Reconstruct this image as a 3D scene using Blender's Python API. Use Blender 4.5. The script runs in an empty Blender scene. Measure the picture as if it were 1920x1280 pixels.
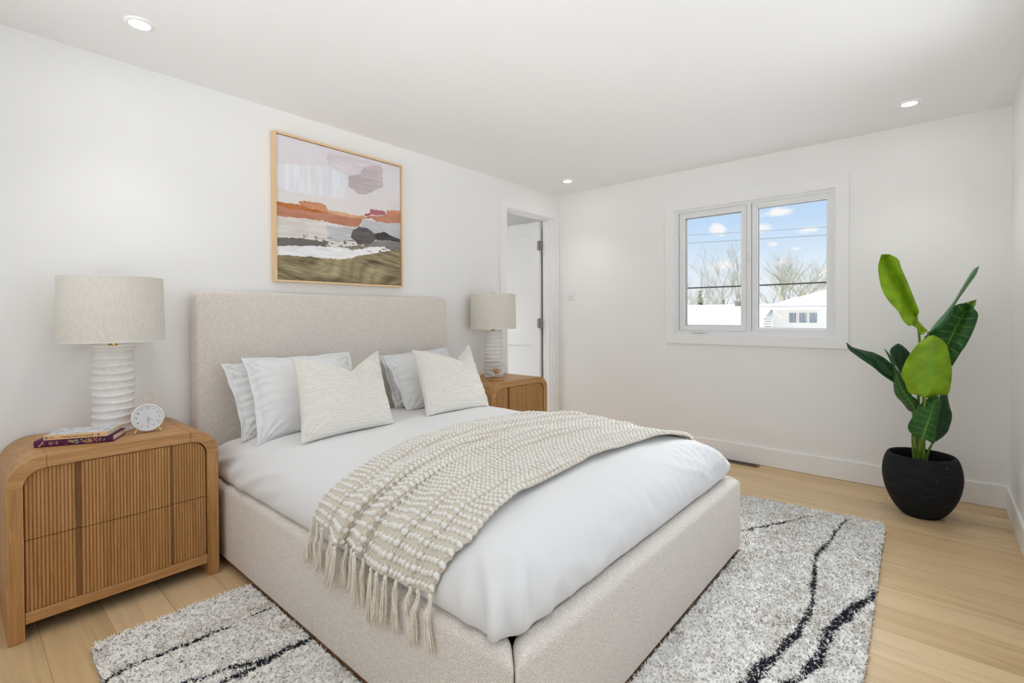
import bpy, bmesh, math, random
import numpy as np
from mathutils import Vector, Matrix

scene = bpy.context.scene
COL = scene.collection
rng = np.random.default_rng(7)
random.seed(7)
PI = math.pi


def lin(c):
    return tuple((v / 255 / 12.92) if v / 255 <= 0.04045 else ((v / 255 + 0.055) / 1.055) ** 2.4 for v in c)


# ------------------------------------------------------------------ camera
cam_d = bpy.data.cameras.new('camera')
cam = bpy.data.objects.new('camera', cam_d)
COL.objects.link(cam)
scene.camera = cam
fw = Vector((0.75410078, 0.65666513, -0.01108713))
rt = Vector((0.65666226, -0.7541719, -0.00440703))
up = Vector((0.01125554, 0.00395715, 0.99992882))
M = Matrix((rt, up, -fw)).transposed().to_4x4()
M.translation = Vector((-4.195, -3.0112, 1.1905))
cam.matrix_world = M
cam_d.sensor_width = 36
cam_d.lens = 915.08 / 1920 * 36
cam_d.shift_y = -38.365 / 1920
cam_d.clip_start = 0.02
cam_d.clip_end = 300

# ------------------------------------------------------------------ view, world, lights
scene.view_settings.view_transform = 'Standard'
scene.view_settings.look = 'None'
scene.view_settings.gamma = 1
scene.view_settings.use_curve_mapping = False
scene.view_settings.exposure = 0.0
scene.cycles.use_denoising = True
scene.cycles.max_bounces = 14
scene.cycles.diffuse_bounces = 8
scene.cycles.sample_clamp_indirect = 6
LIGHT = 40.0           # radiance of the recessed lenses
SKY = 1.0

world = bpy.data.worlds.new('sky')
scene.world = world
world.use_nodes = True
nt = world.node_tree
nt.nodes.clear()


def N(nt, kind, **kw):
    n = nt.nodes.new(kind)
    for k, v in kw.items():
        if k == 'inp':
            for a, b in v.items():
                n.inputs[a].default_value = b
        else:
            setattr(n, k, v)
    return n


def ramp(nt, stops, interp='LINEAR'):
    n = nt.nodes.new('ShaderNodeValToRGB')
    n.color_ramp.interpolation = interp
    el = n.color_ramp.elements
    while len(el) < len(stops):
        el.new(0.5)
    for e, (p, c) in zip(el, stops):
        e.position = p
        e.color = (*c, 1) if len(c) == 3 else c
    return n


tc = N(nt, 'ShaderNodeTexCoord')
sep = N(nt, 'ShaderNodeSeparateXYZ')
nt.links.new(tc.outputs['Generated'], sep.inputs[0])
sky = ramp(nt, [(0.0, lin((246, 248, 250))), (0.05, lin((240, 245, 251))), (0.11, lin((218, 235, 251))), (0.17, lin((196, 222, 250))), (0.24, lin((184, 214, 248))), (0.5, lin((205, 222, 244)))])
nt.links.new(sep.outputs['Z'], sky.inputs[0])
# clouds: a few soft cumulus patches, edges broken by noise
noi = N(nt, 'ShaderNodeTexNoise', inp={'Scale': 26.0, 'Detail': 6.0, 'Roughness': 0.6})
nt.links.new(tc.outputs['Generated'], noi.inputs['Vector'])
acc = None
for az, el, wx, wz, a in [(12.6, 10.3, 2.7, 0.75, 1.0), (14.0, 9.0, 1.6, 0.75, 1.0), (18.2, 9.2, 1.3, 0.85, 1.0), (10.0, 8.4, 1.3, 0.5, 0.8), (12.8, 7.2, 0.8, 0.4, 0.9),
                          (10.9, 6.6, 1.0, 0.35, 0.8), (12.2, 5.3, 2.0, 0.6, 0.9), (17.8, 5.3, 2.2, 0.8, 0.9), (21.0, 6.6, 1.2, 0.4, 0.6), (15.5, 11.4, 2.2, 0.5, 0.9), (8.0, 4.2, 2.5, 0.7, 0.9)]:
    d = Vector((math.cos(math.radians(el)) * math.cos(math.radians(az)), math.cos(math.radians(el)) * math.sin(math.radians(az)), math.sin(math.radians(el))))
    sub = N(nt, 'ShaderNodeVectorMath', operation='SUBTRACT')
    nt.links.new(tc.outputs['Generated'], sub.inputs[0])
    sub.inputs[1].default_value = d
    mul = N(nt, 'ShaderNodeVectorMath', operation='MULTIPLY')
    nt.links.new(sub.outputs[0], mul.inputs[0])
    mul.inputs[1].default_value = (1.0 / math.radians(wx), 1.0 / math.radians(wx), 1.0 / math.radians(wz))
    ln = N(nt, 'ShaderNodeVectorMath', operation='LENGTH')
    nt.links.new(mul.outputs[0], ln.inputs[0])
    mr = N(nt, 'ShaderNodeMapRange', inp={1: 1.25, 2: 0.0, 3: 0.0, 4: a})
    nt.links.new(ln.outputs['Value'], mr.inputs[0])
    if acc is None:
        acc = mr.outputs[0]
    else:
        mx = N(nt, 'ShaderNodeMath', operation='MAXIMUM')
        nt.links.new(acc, mx.inputs[0])
        nt.links.new(mr.outputs[0], mx.inputs[1])
        acc = mx.outputs[0]
ad = N(nt, 'ShaderNodeMath', operation='MULTIPLY_ADD')
nt.links.new(noi.outputs[0], ad.inputs[0])
ad.inputs[1].default_value = 1.7
ad.inputs[2].default_value = -1.15
a2 = N(nt, 'ShaderNodeMath', operation='ADD')
nt.links.new(ad.outputs[0], a2.inputs[0])
nt.links.new(acc, a2.inputs[1])
cm = N(nt, 'ShaderNodeMapRange', inp={1: 0.12, 2: 0.5, 3: 0.0, 4: 1.0})
nt.links.new(a2.outputs[0], cm.inputs[0])
gate = N(nt, 'ShaderNodeMath', operation='MULTIPLY')
g2 = N(nt, 'ShaderNodeMapRange', inp={1: 0.0, 2: 0.15, 3: 0.0, 4: 1.0})
nt.links.new(acc, g2.inputs[0])
nt.links.new(cm.outputs[0], gate.inputs[0])
nt.links.new(g2.outputs[0], gate.inputs[1])
mixc = N(nt, 'ShaderNodeMix', data_type='RGBA')
nt.links.new(gate.outputs[0], mixc.inputs[0])
nt.links.new(sky.outputs[0], mixc.inputs[6])
mixc.inputs[7].default_value = (*lin((250, 250, 252)), 1)
bg = N(nt, 'ShaderNodeBackground', inp={'Strength': SKY})
nt.links.new(mixc.outputs[2], bg.inputs[0])
wo = N(nt, 'ShaderNodeOutputWorld')
nt.links.new(bg.outputs[0], wo.inputs[0])

sun_d = bpy.data.lights.new('sun', 'SUN')
sun = bpy.data.objects.new('sun', sun_d)
COL.objects.link(sun)
sun_d.energy = 2.7
sun_d.angle = math.radians(1)
sun_d.color = (1, 0.95, 0.88)
sun.rotation_euler = Vector((0.62, -0.2, -0.76)).to_track_quat('-Z', 'Y').to_euler()
sun.location = (-10, -5, 12)

# fill lamps added just outside the two made-up windows out of frame
for nm, loc, rot, sz, en in (('fill_light_south', (-2.35, -3.60, 1.45), (math.radians(90), 0, 0), (2.3, 1.6), 7.0), ('fill_light_west', (-5.0, -1.75, 1.52), (math.radians(90), 0, math.radians(-90)), (2.3, 1.45), 4.5)):
    dd = bpy.data.lights.new(nm, 'AREA')
    oo = bpy.data.objects.new(nm, dd)
    COL.objects.link(oo)
    dd.shape = 'RECTANGLE'
    dd.size, dd.size_y = sz
    dd.energy = en
    dd.color = (0.985, 0.99, 1.0)
    oo.location = loc
    oo.rotation_euler = rot
# added lamps aimed up through the made-up windows; another boosts the visible window's sky
for nm, loc, aim, sz, en in (('up_fill_south', (-2.35, -8.2, -1.0), (-2.35, -3.4, 1.45), (6.5, 3.0), 155.0), ('up_fill_west', (-9.6, -1.75, -1.0), (-4.8, -1.75, 1.5), (6.0, 3.0), 335.0), ('sky_boost_east', (4.2, -1.86, 4.1), (-1.6, -1.86, 0.6), (4.0, 1.6), 600.0)):
    dd = bpy.data.lights.new(nm, 'AREA')
    oo = bpy.data.objects.new(nm, dd)
    COL.objects.link(oo)
    dd.shape = 'RECTANGLE'
    dd.size, dd.size_y = sz
    dd.energy = en
    dd.color = (0.975, 0.985, 1.0)
    oo.location = loc
    oo.rotation_euler = (Vector(aim) - Vector(loc)).to_track_quat('-Z', 'Y').to_euler()


# ------------------------------------------------------------------ materials
def mat(name, col=(200, 200, 200), rough=0.6, spec=0.3, metal=0.0):
    m = bpy.data.materials.new(name)
    m.use_nodes = True
    b = m.node_tree.nodes['Principled BSDF']
    b.inputs['Base Color'].default_value = (*lin(col), 1)
    b.inputs['Roughness'].default_value = rough
    b.inputs['Specular IOR Level'].default_value = spec
    b.inputs['Metallic'].default_value = metal
    return m, m.node_tree, b


def bump(nt, b, src, strength, dist):
    bp = N(nt, 'ShaderNodeBump', inp={'Strength': strength, 'Distance': dist})
    nt.links.new(src, bp.inputs['Height'])
    nt.links.new(bp.outputs[0], b.inputs['Normal'])
    return bp


def objcoord(nt, scale=(1, 1, 1), rot=(0, 0, 0)):
    t = N(nt, 'ShaderNodeTexCoord')
    mp = N(nt, 'ShaderNodeMapping')
    mp.inputs['Scale'].default_value = scale
    mp.inputs['Rotation'].default_value = rot
    nt.links.new(t.outputs['Object'], mp.inputs[0])
    return mp.outputs[0]


def plain(name, col, rough=0.6, spec=0.3, metal=0.0, var=0.0, scale=30.0):
    """plain surface with a faint mottling of its colour"""
    m, nt, b = mat(name, col, rough, spec, metal)
    if var:
        v = objcoord(nt)
        n = N(nt, 'ShaderNodeTexNoise', inp={'Scale': scale, 'Detail': 4.0})
        nt.links.new(v, n.inputs['Vector'])
        c1 = lin(tuple(max(0, x * (1 - var)) for x in col))
        c2 = lin(tuple(min(255, x * (1 + var)) for x in col))
        r = ramp(nt, [(0.3, c1), (0.7, c2)])
        nt.links.new(n.outputs[0], r.inputs[0])
        nt.links.new(r.outputs[0], b.inputs['Base Color'])
    return m


def wood(name, base, dark, light, axis, rough=0.45, fleck=0.5, scale=1.0):
    """grain runs along axis (0, 1, 2)"""
    m, nt, b = mat(name, base, rough, 0.3)
    s = [38 * scale] * 3
    s[axis] = 1.6 * scale
    v = objcoord(nt, s)
    n = N(nt, 'ShaderNodeTexNoise', inp={'Scale': 1.0, 'Detail': 8.0, 'Roughness': 0.62, 'Distortion': 0.6})
    nt.links.new(v, n.inputs['Vector'])
    r = ramp(nt, [(0.28, lin(dark)), (0.5, lin(base)), (0.75, lin(light))])
    nt.links.new(n.outputs[0], r.inputs[0])
    s2 = [220 * scale] * 3
    s2[axis] = 9 * scale
    v2 = objcoord(nt, s2)
    n2 = N(nt, 'ShaderNodeTexNoise', inp={'Scale': 1.0, 'Detail': 3.0, 'Roughness': 0.6})
    nt.links.new(v2, n2.inputs['Vector'])
    r2 = ramp(nt, [(0.56, (0, 0, 0)), (0.72, (1, 1, 1))])
    nt.links.new(n2.outputs[0], r2.inputs[0])
    mu = N(nt, 'ShaderNodeMath', operation='MULTIPLY')
    nt.links.new(r2.outputs[0], mu.inputs[0])
    mu.inputs[1].default_value = fleck
    mx = N(nt, 'ShaderNodeMix', data_type='RGBA')
    nt.links.new(mu.outputs[0], mx.inputs[0])
    nt.links.new(r.outputs[0], mx.inputs[6])
    mx.inputs[7].default_value = (*lin(tuple(min(255, x * 1.16 + 8) for x in light)), 1)
    nt.links.new(mx.outputs[2], b.inputs['Base Color'])
    bump(nt, b, n2.outputs[0], 0.15, 0.002)
    return m


WALL = plain('wall_paint', (242, 242, 241), 0.75, 0.15)
CEIL = plain('ceiling_paint', (243, 243, 243), 0.85, 0.1)
TRIM = plain('trim_paint', (243, 243, 243), 0.4, 0.3)
VINYL = plain('white_vinyl', (238, 239, 240), 0.35, 0.35)
VINYL_GREY = plain('grey_gasket', (150, 148, 146), 0.6, 0.2)
DARK = plain('dark_gap', (24, 20, 17), 0.9, 0.05)
NICKEL = plain('brushed_nickel', (150, 148, 144), 0.35, 0.5, 0.9)
BRASS = plain('brass', (205, 165, 90), 0.3, 0.5, 1.0)
PALE_BRASS = plain('pale_brass', (226, 200, 150), 0.28, 0.5, 1.0)

# oak floor: planks run along Y
FLOOR, fnt, fb = mat('oak_floor', (200, 165, 118), 0.42, 0.35)
v = objcoord(fnt, (1, 1, 1), (0, 0, PI / 2))
br = N(fnt, 'ShaderNodeTexBrick', inp={'Scale': 1.0, 'Mortar Size': 0.0009, 'Mortar Smooth': 0.2, 'Bias': 0.0, 'Brick Width': 1.7, 'Row Height': 0.19,
                                      'Color1': (0, 0, 0, 1), 'Color2': (1, 1, 1, 1), 'Mortar': (0.5, 0.5, 0.5, 1)})
br.offset = 0.37
br.offset_frequency = 2
fnt.links.new(v, br.inputs['Vector'])
pl = ramp(fnt, [(0.0, lin((210, 181, 138))), (0.5, lin((217, 189, 147))), (1.0, lin((225, 199, 159)))])
fnt.links.new(br.outputs['Color'], pl.inputs[0])
vm = N(fnt, 'ShaderNodeVectorMath', operation='ADD')
v1 = objcoord(fnt, (26, 1.3, 26))
fnt.links.new(v1, vm.inputs[0])
sc3 = N(fnt, 'ShaderNodeVectorMath', operation='SCALE')
fnt.links.new(br.outputs['Color'], sc3.inputs[0])
sc3.inputs['Scale'].default_value = 23.0
fnt.links.new(sc3.outputs[0], vm.inputs[1])
gn = N(fnt, 'ShaderNodeTexNoise', inp={'Scale': 1.0, 'Detail': 7.0, 'Roughness': 0.6, 'Distortion': 1.2})
fnt.links.new(vm.outputs[0], gn.inputs['Vector'])
gr = ramp(fnt, [(0.3, (0.80, 0.77, 0.72)), (0.5, (0.97, 0.97, 0.97)), (0.72, (1.06, 1.06, 1.05))])
fnt.links.new(gn.outputs[0], gr.inputs[0])
mm = N(fnt, 'ShaderNodeMix', data_type='RGBA', blend_type='MULTIPLY')
mm.inputs[0].default_value = 1.0
fnt.links.new(pl.outputs[0], mm.inputs[6])
fnt.links.new(gr.outputs[0], mm.inputs[7])
mo = N(fnt, 'ShaderNodeMix', data_type='RGBA')
fnt.links.new(br.outputs['Fac'], mo.inputs[0])
fnt.links.new(mm.outputs[2], mo.inputs[6])
mo.inputs[7].default_value = (*lin((150, 112, 70)), 1)
fnt.links.new(mo.outputs[2], fb.inputs['Base Color'])
bump(fnt, fb, gn.outputs[0], 0.06, 0.002)

OAK = dict(base=(184, 138, 88), dark=(158, 114, 66), light=(200, 158, 110))
OAK_X = wood('cerused_oak_along', axis=0, **OAK)
OAK_Z = wood('cerused_oak_upright', axis=2, **OAK)
OAK_REED = wood('reeded_oak', (184, 137, 86), (160, 114, 66), (200, 156, 106), 2, fleck=0.35)
OAK_STRIP = wood('dark_oak_strip', (134, 96, 58), (114, 80, 46), (146, 106, 66), 2, fleck=0.15)
MAPLE = wood('maple_frame', (232, 200, 158), (222, 188, 144), (240, 212, 174), 2, fleck=0.1)
BASEWOOD = wood('pale_wood', (206, 160, 110), (190, 145, 98), (216, 174, 126), 0, fleck=0.1)
FOOTWOOD = wood('bed_foot_wood', (120, 78, 45), (100, 64, 36), (135, 90, 54), 2, fleck=0.1)


def boucle(name, col, scale=150.0):
    m, nt, b = mat(name, col, 0.95, 0.1)
    b.inputs['Sheen Weight'].default_value = 0.25
    v = objcoord(nt)
    n0 = N(nt, 'ShaderNodeTexNoise', inp={'Scale': 60.0, 'Detail': 2.0})
    nt.links.new(v, n0.inputs['Vector'])
    sc = N(nt, 'ShaderNodeVectorMath', operation='MULTIPLY_ADD')
    nt.links.new(n0.outputs['Color'], sc.inputs[0])
    sc.inputs[1].default_value = (0.012, 0.012, 0.012)
    nt.links.new(v, sc.inputs[2])
    vo = N(nt, 'ShaderNodeTexVoronoi', inp={'Scale': scale})
    nt.links.new(sc.outputs[0], vo.inputs['Vector'])
    r = ramp(nt, [(0.0, (1, 1, 1)), (0.75, (0, 0, 0))])
    nt.links.new(vo.outputs['Distance'], r.inputs[0])
    c = ramp(nt, [(0.0, lin(tuple(x * 0.91 for x in col))), (0.55, lin(col)), (1.0, lin(tuple(min(250, x * 1.09) for x in col)))])
    nt.links.new(r.outputs[0], c.inputs[0])
    nt.links.new(c.outputs[0], b.inputs['Base Color'])
    bump(nt, b, r.outputs[0], 0.8, 0.004)
    return m


BOUCLE = boucle('cream_boucle', (250, 241, 231), 210.0)


def fabric(name, col, scale=900.0, strength=0.15, sheen=0.1):
    m, nt, b = mat(name, col, 0.85, 0.15)
    b.inputs['Sheen Weight'].default_value = sheen
    v = objcoord(nt)
    n = N(nt, 'ShaderNodeTexNoise', inp={'Scale': scale, 'Detail': 2.0})
    nt.links.new(v, n.inputs['Vector'])
    bump(nt, b, n.outputs[0], strength, 0.0006)
    return m


COTTON = fabric('white_cotton', (231, 231, 231))
CREAM = fabric('cream_cotton', (238, 234, 226))


def attr_mat(name, attr='col', rough=0.85, spec=0.1, trans=0.0):
    m, nt, b = mat(name, (200, 200, 200), rough, spec)
    a = N(nt, 'ShaderNodeAttribute', attribute_name=attr)
    nt.links.new(a.outputs['Color'], b.inputs['Base Color'])
    return m, nt, b


PILE, _t, _b = attr_mat('shag_wool', rough=0.95)
_g = N(_t, 'ShaderNodeNewGeometry')
_v = N(_t, 'ShaderNodeVectorMath', operation='MULTIPLY_ADD')
_t.links.new(_g.outputs['Normal'], _v.inputs[0])
_v.inputs[1].default_value = (0.5, 0.5, 0.2)
_v.inputs[2].default_value = (0, 0, 1)
_w = N(_t, 'ShaderNodeVectorMath', operation='NORMALIZE')
_t.links.new(_v.outputs[0], _w.inputs[0])
_t.links.new(_w.outputs[0], _b.inputs['Normal'])
KNIT, _, _b = attr_mat('knit_wool', rough=0.95)
PAINT, _, _b = attr_mat('acrylic_paint', rough=0.55, spec=0.25)
_v = objcoord(KNIT.node_tree)
_n = N(KNIT.node_tree, 'ShaderNodeTexNoise', inp={'Scale': 420.0, 'Detail': 3.0, 'Roughness': 0.7})
KNIT.node_tree.links.new(_v, _n.inputs['Vector'])
bump(KNIT.node_tree, KNIT.node_tree.nodes['Principled BSDF'], _n.outputs[0], 0.55, 0.0025)
TASSEL = plain('tassel_yarn', (240, 233, 220), 0.95, 0.05, var=0.05, scale=200)
PILE_BASE = plain('rug_backing', (196, 190, 180), 0.95, 0.05)

# linen lamp shade
LINEN, lnt, lb = mat('linen_shade', (226, 222, 215), 0.9, 0.1)
v = objcoord(lnt, (420, 420, 45))
n = N(lnt, 'ShaderNodeTexNoise', inp={'Scale': 1.0, 'Detail': 3.0, 'Roughness': 0.7})
lnt.links.new(v, n.inputs['Vector'])
r = ramp(lnt, [(0.25, lin((206, 200, 190))), (0.42, lin((238, 234, 226))), (0.7, lin((248, 245, 239)))])
lnt.links.new(n.outputs[0], r.inputs[0])
lnt.links.new(r.outputs[0], lb.inputs['Base Color'])
lb.inputs['Subsurface Weight'].default_value = 0.0
bump(lnt, lb, n.outputs[0], 0.2, 0.001)
LT = N(lnt, 'ShaderNodeBsdfTranslucent')
lnt.links.new(r.outputs[0], LT.inputs[0])
lm = N(lnt, 'ShaderNodeMixShader', inp={0: 0.3})
lnt.links.new(lb.outputs[0], lm.inputs[1])
lnt.links.new(LT.outputs[0], lm.inputs[2])
lnt.links.new(lm.outputs[0], lnt.nodes['Material Output'].inputs[0])

CERAMIC = plain('matte_white_ceramic', (234, 231, 227), 0.6, 0.3, var=0.02, scale=60)

# thin clear glass: see-through, with a weak reflection that grows towards grazing angles
def glass(name, tint=(1, 1, 1), base=0.03, graze=0.3):
    m = bpy.data.materials.new(name)
    m.use_nodes = True
    nt = m.node_tree
    nt.nodes.clear()
    o = N(nt, 'ShaderNodeOutputMaterial')
    t = N(nt, 'ShaderNodeBsdfTransparent')
    t.inputs[0].default_value = (*tint, 1)
    g = N(nt, 'ShaderNodeBsdfGlossy', inp={'Roughness': 0.02})
    f = N(nt, 'ShaderNodeLayerWeight', inp={'Blend': 0.5})
    pw = N(nt, 'ShaderNodeMath', operation='POWER')
    pw.inputs[1].default_value = 4.0
    nt.links.new(f.outputs['Facing'], pw.inputs[0])
    k = N(nt, 'ShaderNodeMath', operation='MULTIPLY_ADD')
    k.inputs[1].default_value = graze
    k.inputs[2].default_value = base
    nt.links.new(pw.outputs[0], k.inputs[0])
    mx = N(nt, 'ShaderNodeMixShader')
    nt.links.new(k.outputs[0], mx.inputs[0])
    nt.links.new(t.outputs[0], mx.inputs[1])
    nt.links.new(g.outputs[0], mx.inputs[2])
    nt.links.new(mx.outputs[0], o.inputs[0])
    return m


PANE = glass('window_glass', (0.99, 0.995, 0.995), 0.015, 0.2)
GLOBE = glass('globe_glass', (0.98, 0.985, 0.985), 0.09, 0.8)

EMIT = bpy.data.materials.new('lit_lens')
EMIT.use_nodes = True
_n = EMIT.node_tree
_n.nodes.clear()
_o = N(_n, 'ShaderNodeOutputMaterial')
_e = N(_n, 'ShaderNodeEmission', inp={'Color': (1.0, 0.98, 0.95, 1), 'Strength': LIGHT})
_n.links.new(_e.outputs[0], _o.inputs[0])

POT, pnt, pb = mat('black_stone_pot', (28, 29, 32), 0.75, 0.2)
v = objcoord(pnt, (12, 12, 90))
n = N(pnt, 'ShaderNodeTexNoise', inp={'Scale': 1.0, 'Detail': 5.0})
pnt.links.new(v, n.inputs['Vector'])
r = ramp(pnt, [(0.3, lin((20, 21, 23))), (0.7, lin((34, 36, 40)))])
pnt.links.new(n.outputs[0], r.inputs[0])
v = objcoord(pnt, (34, 34, 40))
n2 = N(pnt, 'ShaderNodeTexNoise', inp={'Scale': 1.0, 'Detail': 4.0})
pnt.links.new(v, n2.inputs['Vector'])
r2 = ramp(pnt, [(0.71, (0, 0, 0)), (0.78, (0.5, 0.5, 0.5))])
pnt.links.new(n2.outputs[0], r2.inputs[0])
mx = N(pnt, 'ShaderNodeMix', data_type='RGBA')
pnt.links.new(r2.outputs[0], mx.inputs[0])
pnt.links.new(r.outputs[0], mx.inputs[6])
mx.inputs[7].default_value = (*lin((130, 130, 132)), 1)
pnt.links.new(mx.outputs[2], pb.inputs['Base Color'])
bump(pnt, pb, n.outputs[0], 0.4, 0.004)
SOIL = plain('potting_soil', (28, 25, 22), 0.95, 0.05, var=0.3, scale=120)


def leaf_mat(name, col, vein, rough=0.38):
    """blade colour with fine side veins; uses the 'vein' attribute for midrib and main veins"""
    m, nt, b = mat(name, col, rough, 0.4)
    a = N(nt, 'ShaderNodeAttribute', attribute_name='vein')
    v = objcoord(nt)
    n = N(nt, 'ShaderNodeTexNoise', inp={'Scale': 14.0, 'Detail': 3.0})
    nt.links.new(v, n.inputs['Vector'])
    r = ramp(nt, [(0.3, lin(tuple(x * 0.86 for x in col))), (0.7, lin(tuple(min(255, x * 1.1) for x in col)))])
    nt.links.new(n.outputs[0], r.inputs[0])
    mx = N(nt, 'ShaderNodeMix', data_type='RGBA')
    nt.links.new(a.outputs['Fac'], mx.inputs[0])
    nt.links.new(r.outputs[0], mx.inputs[6])
    mx.inputs[7].default_value = (*lin(vein), 1)
    nt.links.new(mx.outputs[2], b.inputs['Base Color'])
    bump(nt, b, a.outputs['Fac'], 0.25, 0.003)
    t = N(nt, 'ShaderNodeBsdfTranslucent')
    nt.links.new(mx.outputs[2], t.inputs[0])
    ms = N(nt, 'ShaderNodeMixShader', inp={0: 0.2})
    nt.links.new(b.outputs[0], ms.inputs[1])
    nt.links.new(t.outputs[0], ms.inputs[2])
    nt.links.new(ms.outputs[0], nt.nodes['Material Output'].inputs[0])
    return m


LEAF_BRIGHT = leaf_mat('bright_green_leaf', (138, 176, 26), (110, 186, 30))
LEAF_DARK = leaf_mat('dark_green_leaf', (44, 98, 34), (120, 170, 60))
LEAF_DEEP = leaf_mat('deep_green_leaf', (30, 72, 36), (70, 120, 50))
LEAF_BLUE = leaf_mat('bluish_green_leaf', (72, 132, 78), (110, 160, 100))
LEAF_PALE = leaf_mat('pale_green_leaf', (128, 160, 62), (120, 160, 60))
STEM = plain('green_stem', (104, 132, 44), 0.5, 0.3, var=0.12, scale=20)


# ------------------------------------------------------------------ object helpers
def meta(o, label=None, cat=None, group=None, kind=None):
    if label:
        o['label'] = label
    if cat:
        o['category'] = cat
    if group:
        o['group'] = group
    if kind:
        o['kind'] = kind
    return o


def link(o, parent=None):
    COL.objects.link(o)
    if parent is not None:
        o.parent = parent
    return o


def thing(name, label, cat, loc=(0, 0, 0), rz=0.0, group=None, kind=None):
    o = bpy.data.objects.new(name, None)
    o.empty_display_size = 0.1
    o.location = loc
    o.rotation_euler = (0, 0, rz)
    link(o)
    return meta(o, label, cat, group, kind)


def root_of(o):
    while o.parent is not None:
        o = o.parent
    return o


def mesh_obj(name, verts, faces, m, parent=None, smooth=False, world=False, cols=None, attr='col'):
    """one mesh object; with world=True the coordinates are room coordinates and the parent thing's place is taken off"""
    V = np.asarray(verts, dtype=np.float64).reshape(-1, 3)
    if world and parent is not None:
        V = V - np.array(root_of(parent).location)
    me = bpy.data.meshes.new(name)
    if isinstance(faces, np.ndarray):
        k = faces.shape[1]
        me.vertices.add(len(V))
        me.vertices.foreach_set('co', V.astype(np.float32).ravel())
        me.loops.add(faces.size)
        me.loops.foreach_set('vertex_index', faces.astype(np.int32).ravel())
        me.polygons.add(len(faces))
        me.polygons.foreach_set('loop_start', np.arange(0, faces.size, k, dtype=np.int32))
        me.update(calc_edges=True)
        me.validate()
    else:
        me.from_pydata([tuple(v) for v in V], [], faces)
        me.update()
    if cols is not None:
        c = np.asarray(cols, dtype=np.float32)
        if c.ndim == 1:
            ca = me.attributes.new(attr, 'FLOAT', 'POINT')
            ca.data.foreach_set('value', c)
        else:
            ca = me.attributes.new(attr, 'FLOAT_COLOR', 'POINT')
            ca.data.foreach_set('color', np.hstack([c, np.ones((len(c), 1), np.float32)]).ravel())
    if smooth:
        me.polygons.foreach_set('use_smooth', np.ones(len(me.polygons), dtype=bool))
    me.materials.append(m)
    o = bpy.data.objects.new(name, me)
    return link(o, parent)


class MB:
    """collects shapes for one mesh"""
    def __init__(self):
        self.v, self.f = [], []

    def add(self, vs, fs):
        n = len(self.v)
        self.v += [tuple(map(float, a)) for a in vs]
        self.f += [tuple(i + n for i in f) for f in fs]
        return self

    def box(self, x0, x1, y0, y1, z0, z1):
        vs = [(x, y, z) for z in (z0, z1) for y in (y0, y1) for x in (x0, x1)]
        return self.add(vs, [(0, 2, 3, 1), (4, 5, 7, 6), (0, 1, 5, 4), (2, 6, 7, 3), (0, 4, 6, 2), (1, 3, 7, 5)])

    def rbox(self, x0, x1, y0, y1, z0, z1, r=0.005, seg=2):
        bm = bmesh.new()
        bmesh.ops.create_cube(bm, size=1)
        for v in bm.verts:
            v.co = ((x0 + x1) / 2 + v.co.x * (x1 - x0), (y0 + y1) / 2 + v.co.y * (y1 - y0), (z0 + z1) / 2 + v.co.z * (z1 - z0))
        bmesh.ops.bevel(bm, geom=bm.edges[:], offset=r, segments=seg, profile=0.5, affect='EDGES')
        return self.frombm(bm)

    def frombm(self, bm):
        bm.verts.index_update()
        self.add([v.co[:] for v in bm.verts], [[v.index for v in f.verts] for f in bm.faces])
        bm.free()
        return self

    def prism(self, poly, axis, a, b):
        """poly: 2D outline in the two other axes (in x,y,z order), extruded from a to b along axis"""
        n = len(poly)
        def p(q, h):
            c = list(q)
            c.insert(axis, h)
            return tuple(c)
        vs = [p(q, a) for q in poly] + [p(q, b) for q in poly]
        fs = [tuple(range(n - 1, -1, -1)), tuple(range(n, 2 * n))]
        fs += [(i, (i + 1) % n, n + (i + 1) % n, n + i) for i in range(n)]
        return self.add(vs, fs)

    def tube(self, pts, r, sides=8, caps=True):
        pts = [Vector(p) for p in pts]
        rs = r if hasattr(r, '__len__') else [r] * len(pts)
        vs, fs = [], []
        ref = None
        for i, p in enumerate(pts):
            d = (pts[min(i + 1, len(pts) - 1)] - pts[max(i - 1, 0)]).normalized()
            if ref is None:
                ref = Vector((0, 0, 1)) if abs(d.z) < 0.9 else Vector((1, 0, 0))
            a = d.cross(ref).normalized()
            bb = d.cross(a).normalized()
            ref = a.cross(d)
            for k in range(sides):
                t = 2 * PI * k / sides
                vs.append(p + (a * math.cos(t) + bb * math.sin(t)) * rs[i])
        for i in range(len(pts) - 1):
            for k in range(sides):
                k2 = (k + 1) % sides
                fs.append((i * sides + k, i * sides + k2, (i + 1) * sides + k2, (i + 1) * sides + k))
        if caps:
            fs.append(tuple(range(sides - 1, -1, -1)))
            fs.append(tuple((len(pts) - 1) * sides + k for k in range(sides)))
        return self.add(vs, fs)

    def lathe(self, prof, seg=48, c=(0, 0, 0), close=False):
        """prof: (radius, z) list around Z"""
        vs, fs = [], []
        for r, z in prof:
            for k in range(seg):
                t = 2 * PI * k / seg
                vs.append((c[0] + r * math.cos(t), c[1] + r * math.sin(t), c[2] + z))
        n = len(prof)
        for i in range(n - 1 if not close else n):
            j = (i + 1) % n
            for k in range(seg):
                k2 = (k + 1) % seg
                fs.append((i * seg + k, i * seg + k2, j * seg + k2, j * seg + k))
        if not close:
            if prof[0][0] > 1e-5:
                fs.append(tuple(range(seg - 1, -1, -1)))
            if prof[-1][0] > 1e-5:
                fs.append(tuple((n - 1) * seg + k for k in range(seg)))
        return self.add(vs, fs)

    def build(self, name, m, parent=None, smooth=False, world=False, xf=None):
        v = self.v
        if xf is not None:
            v = [tuple(xf @ Vector(a)) for a in v]
        return mesh_obj(name, v, self.f, m, parent, smooth, world)


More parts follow.
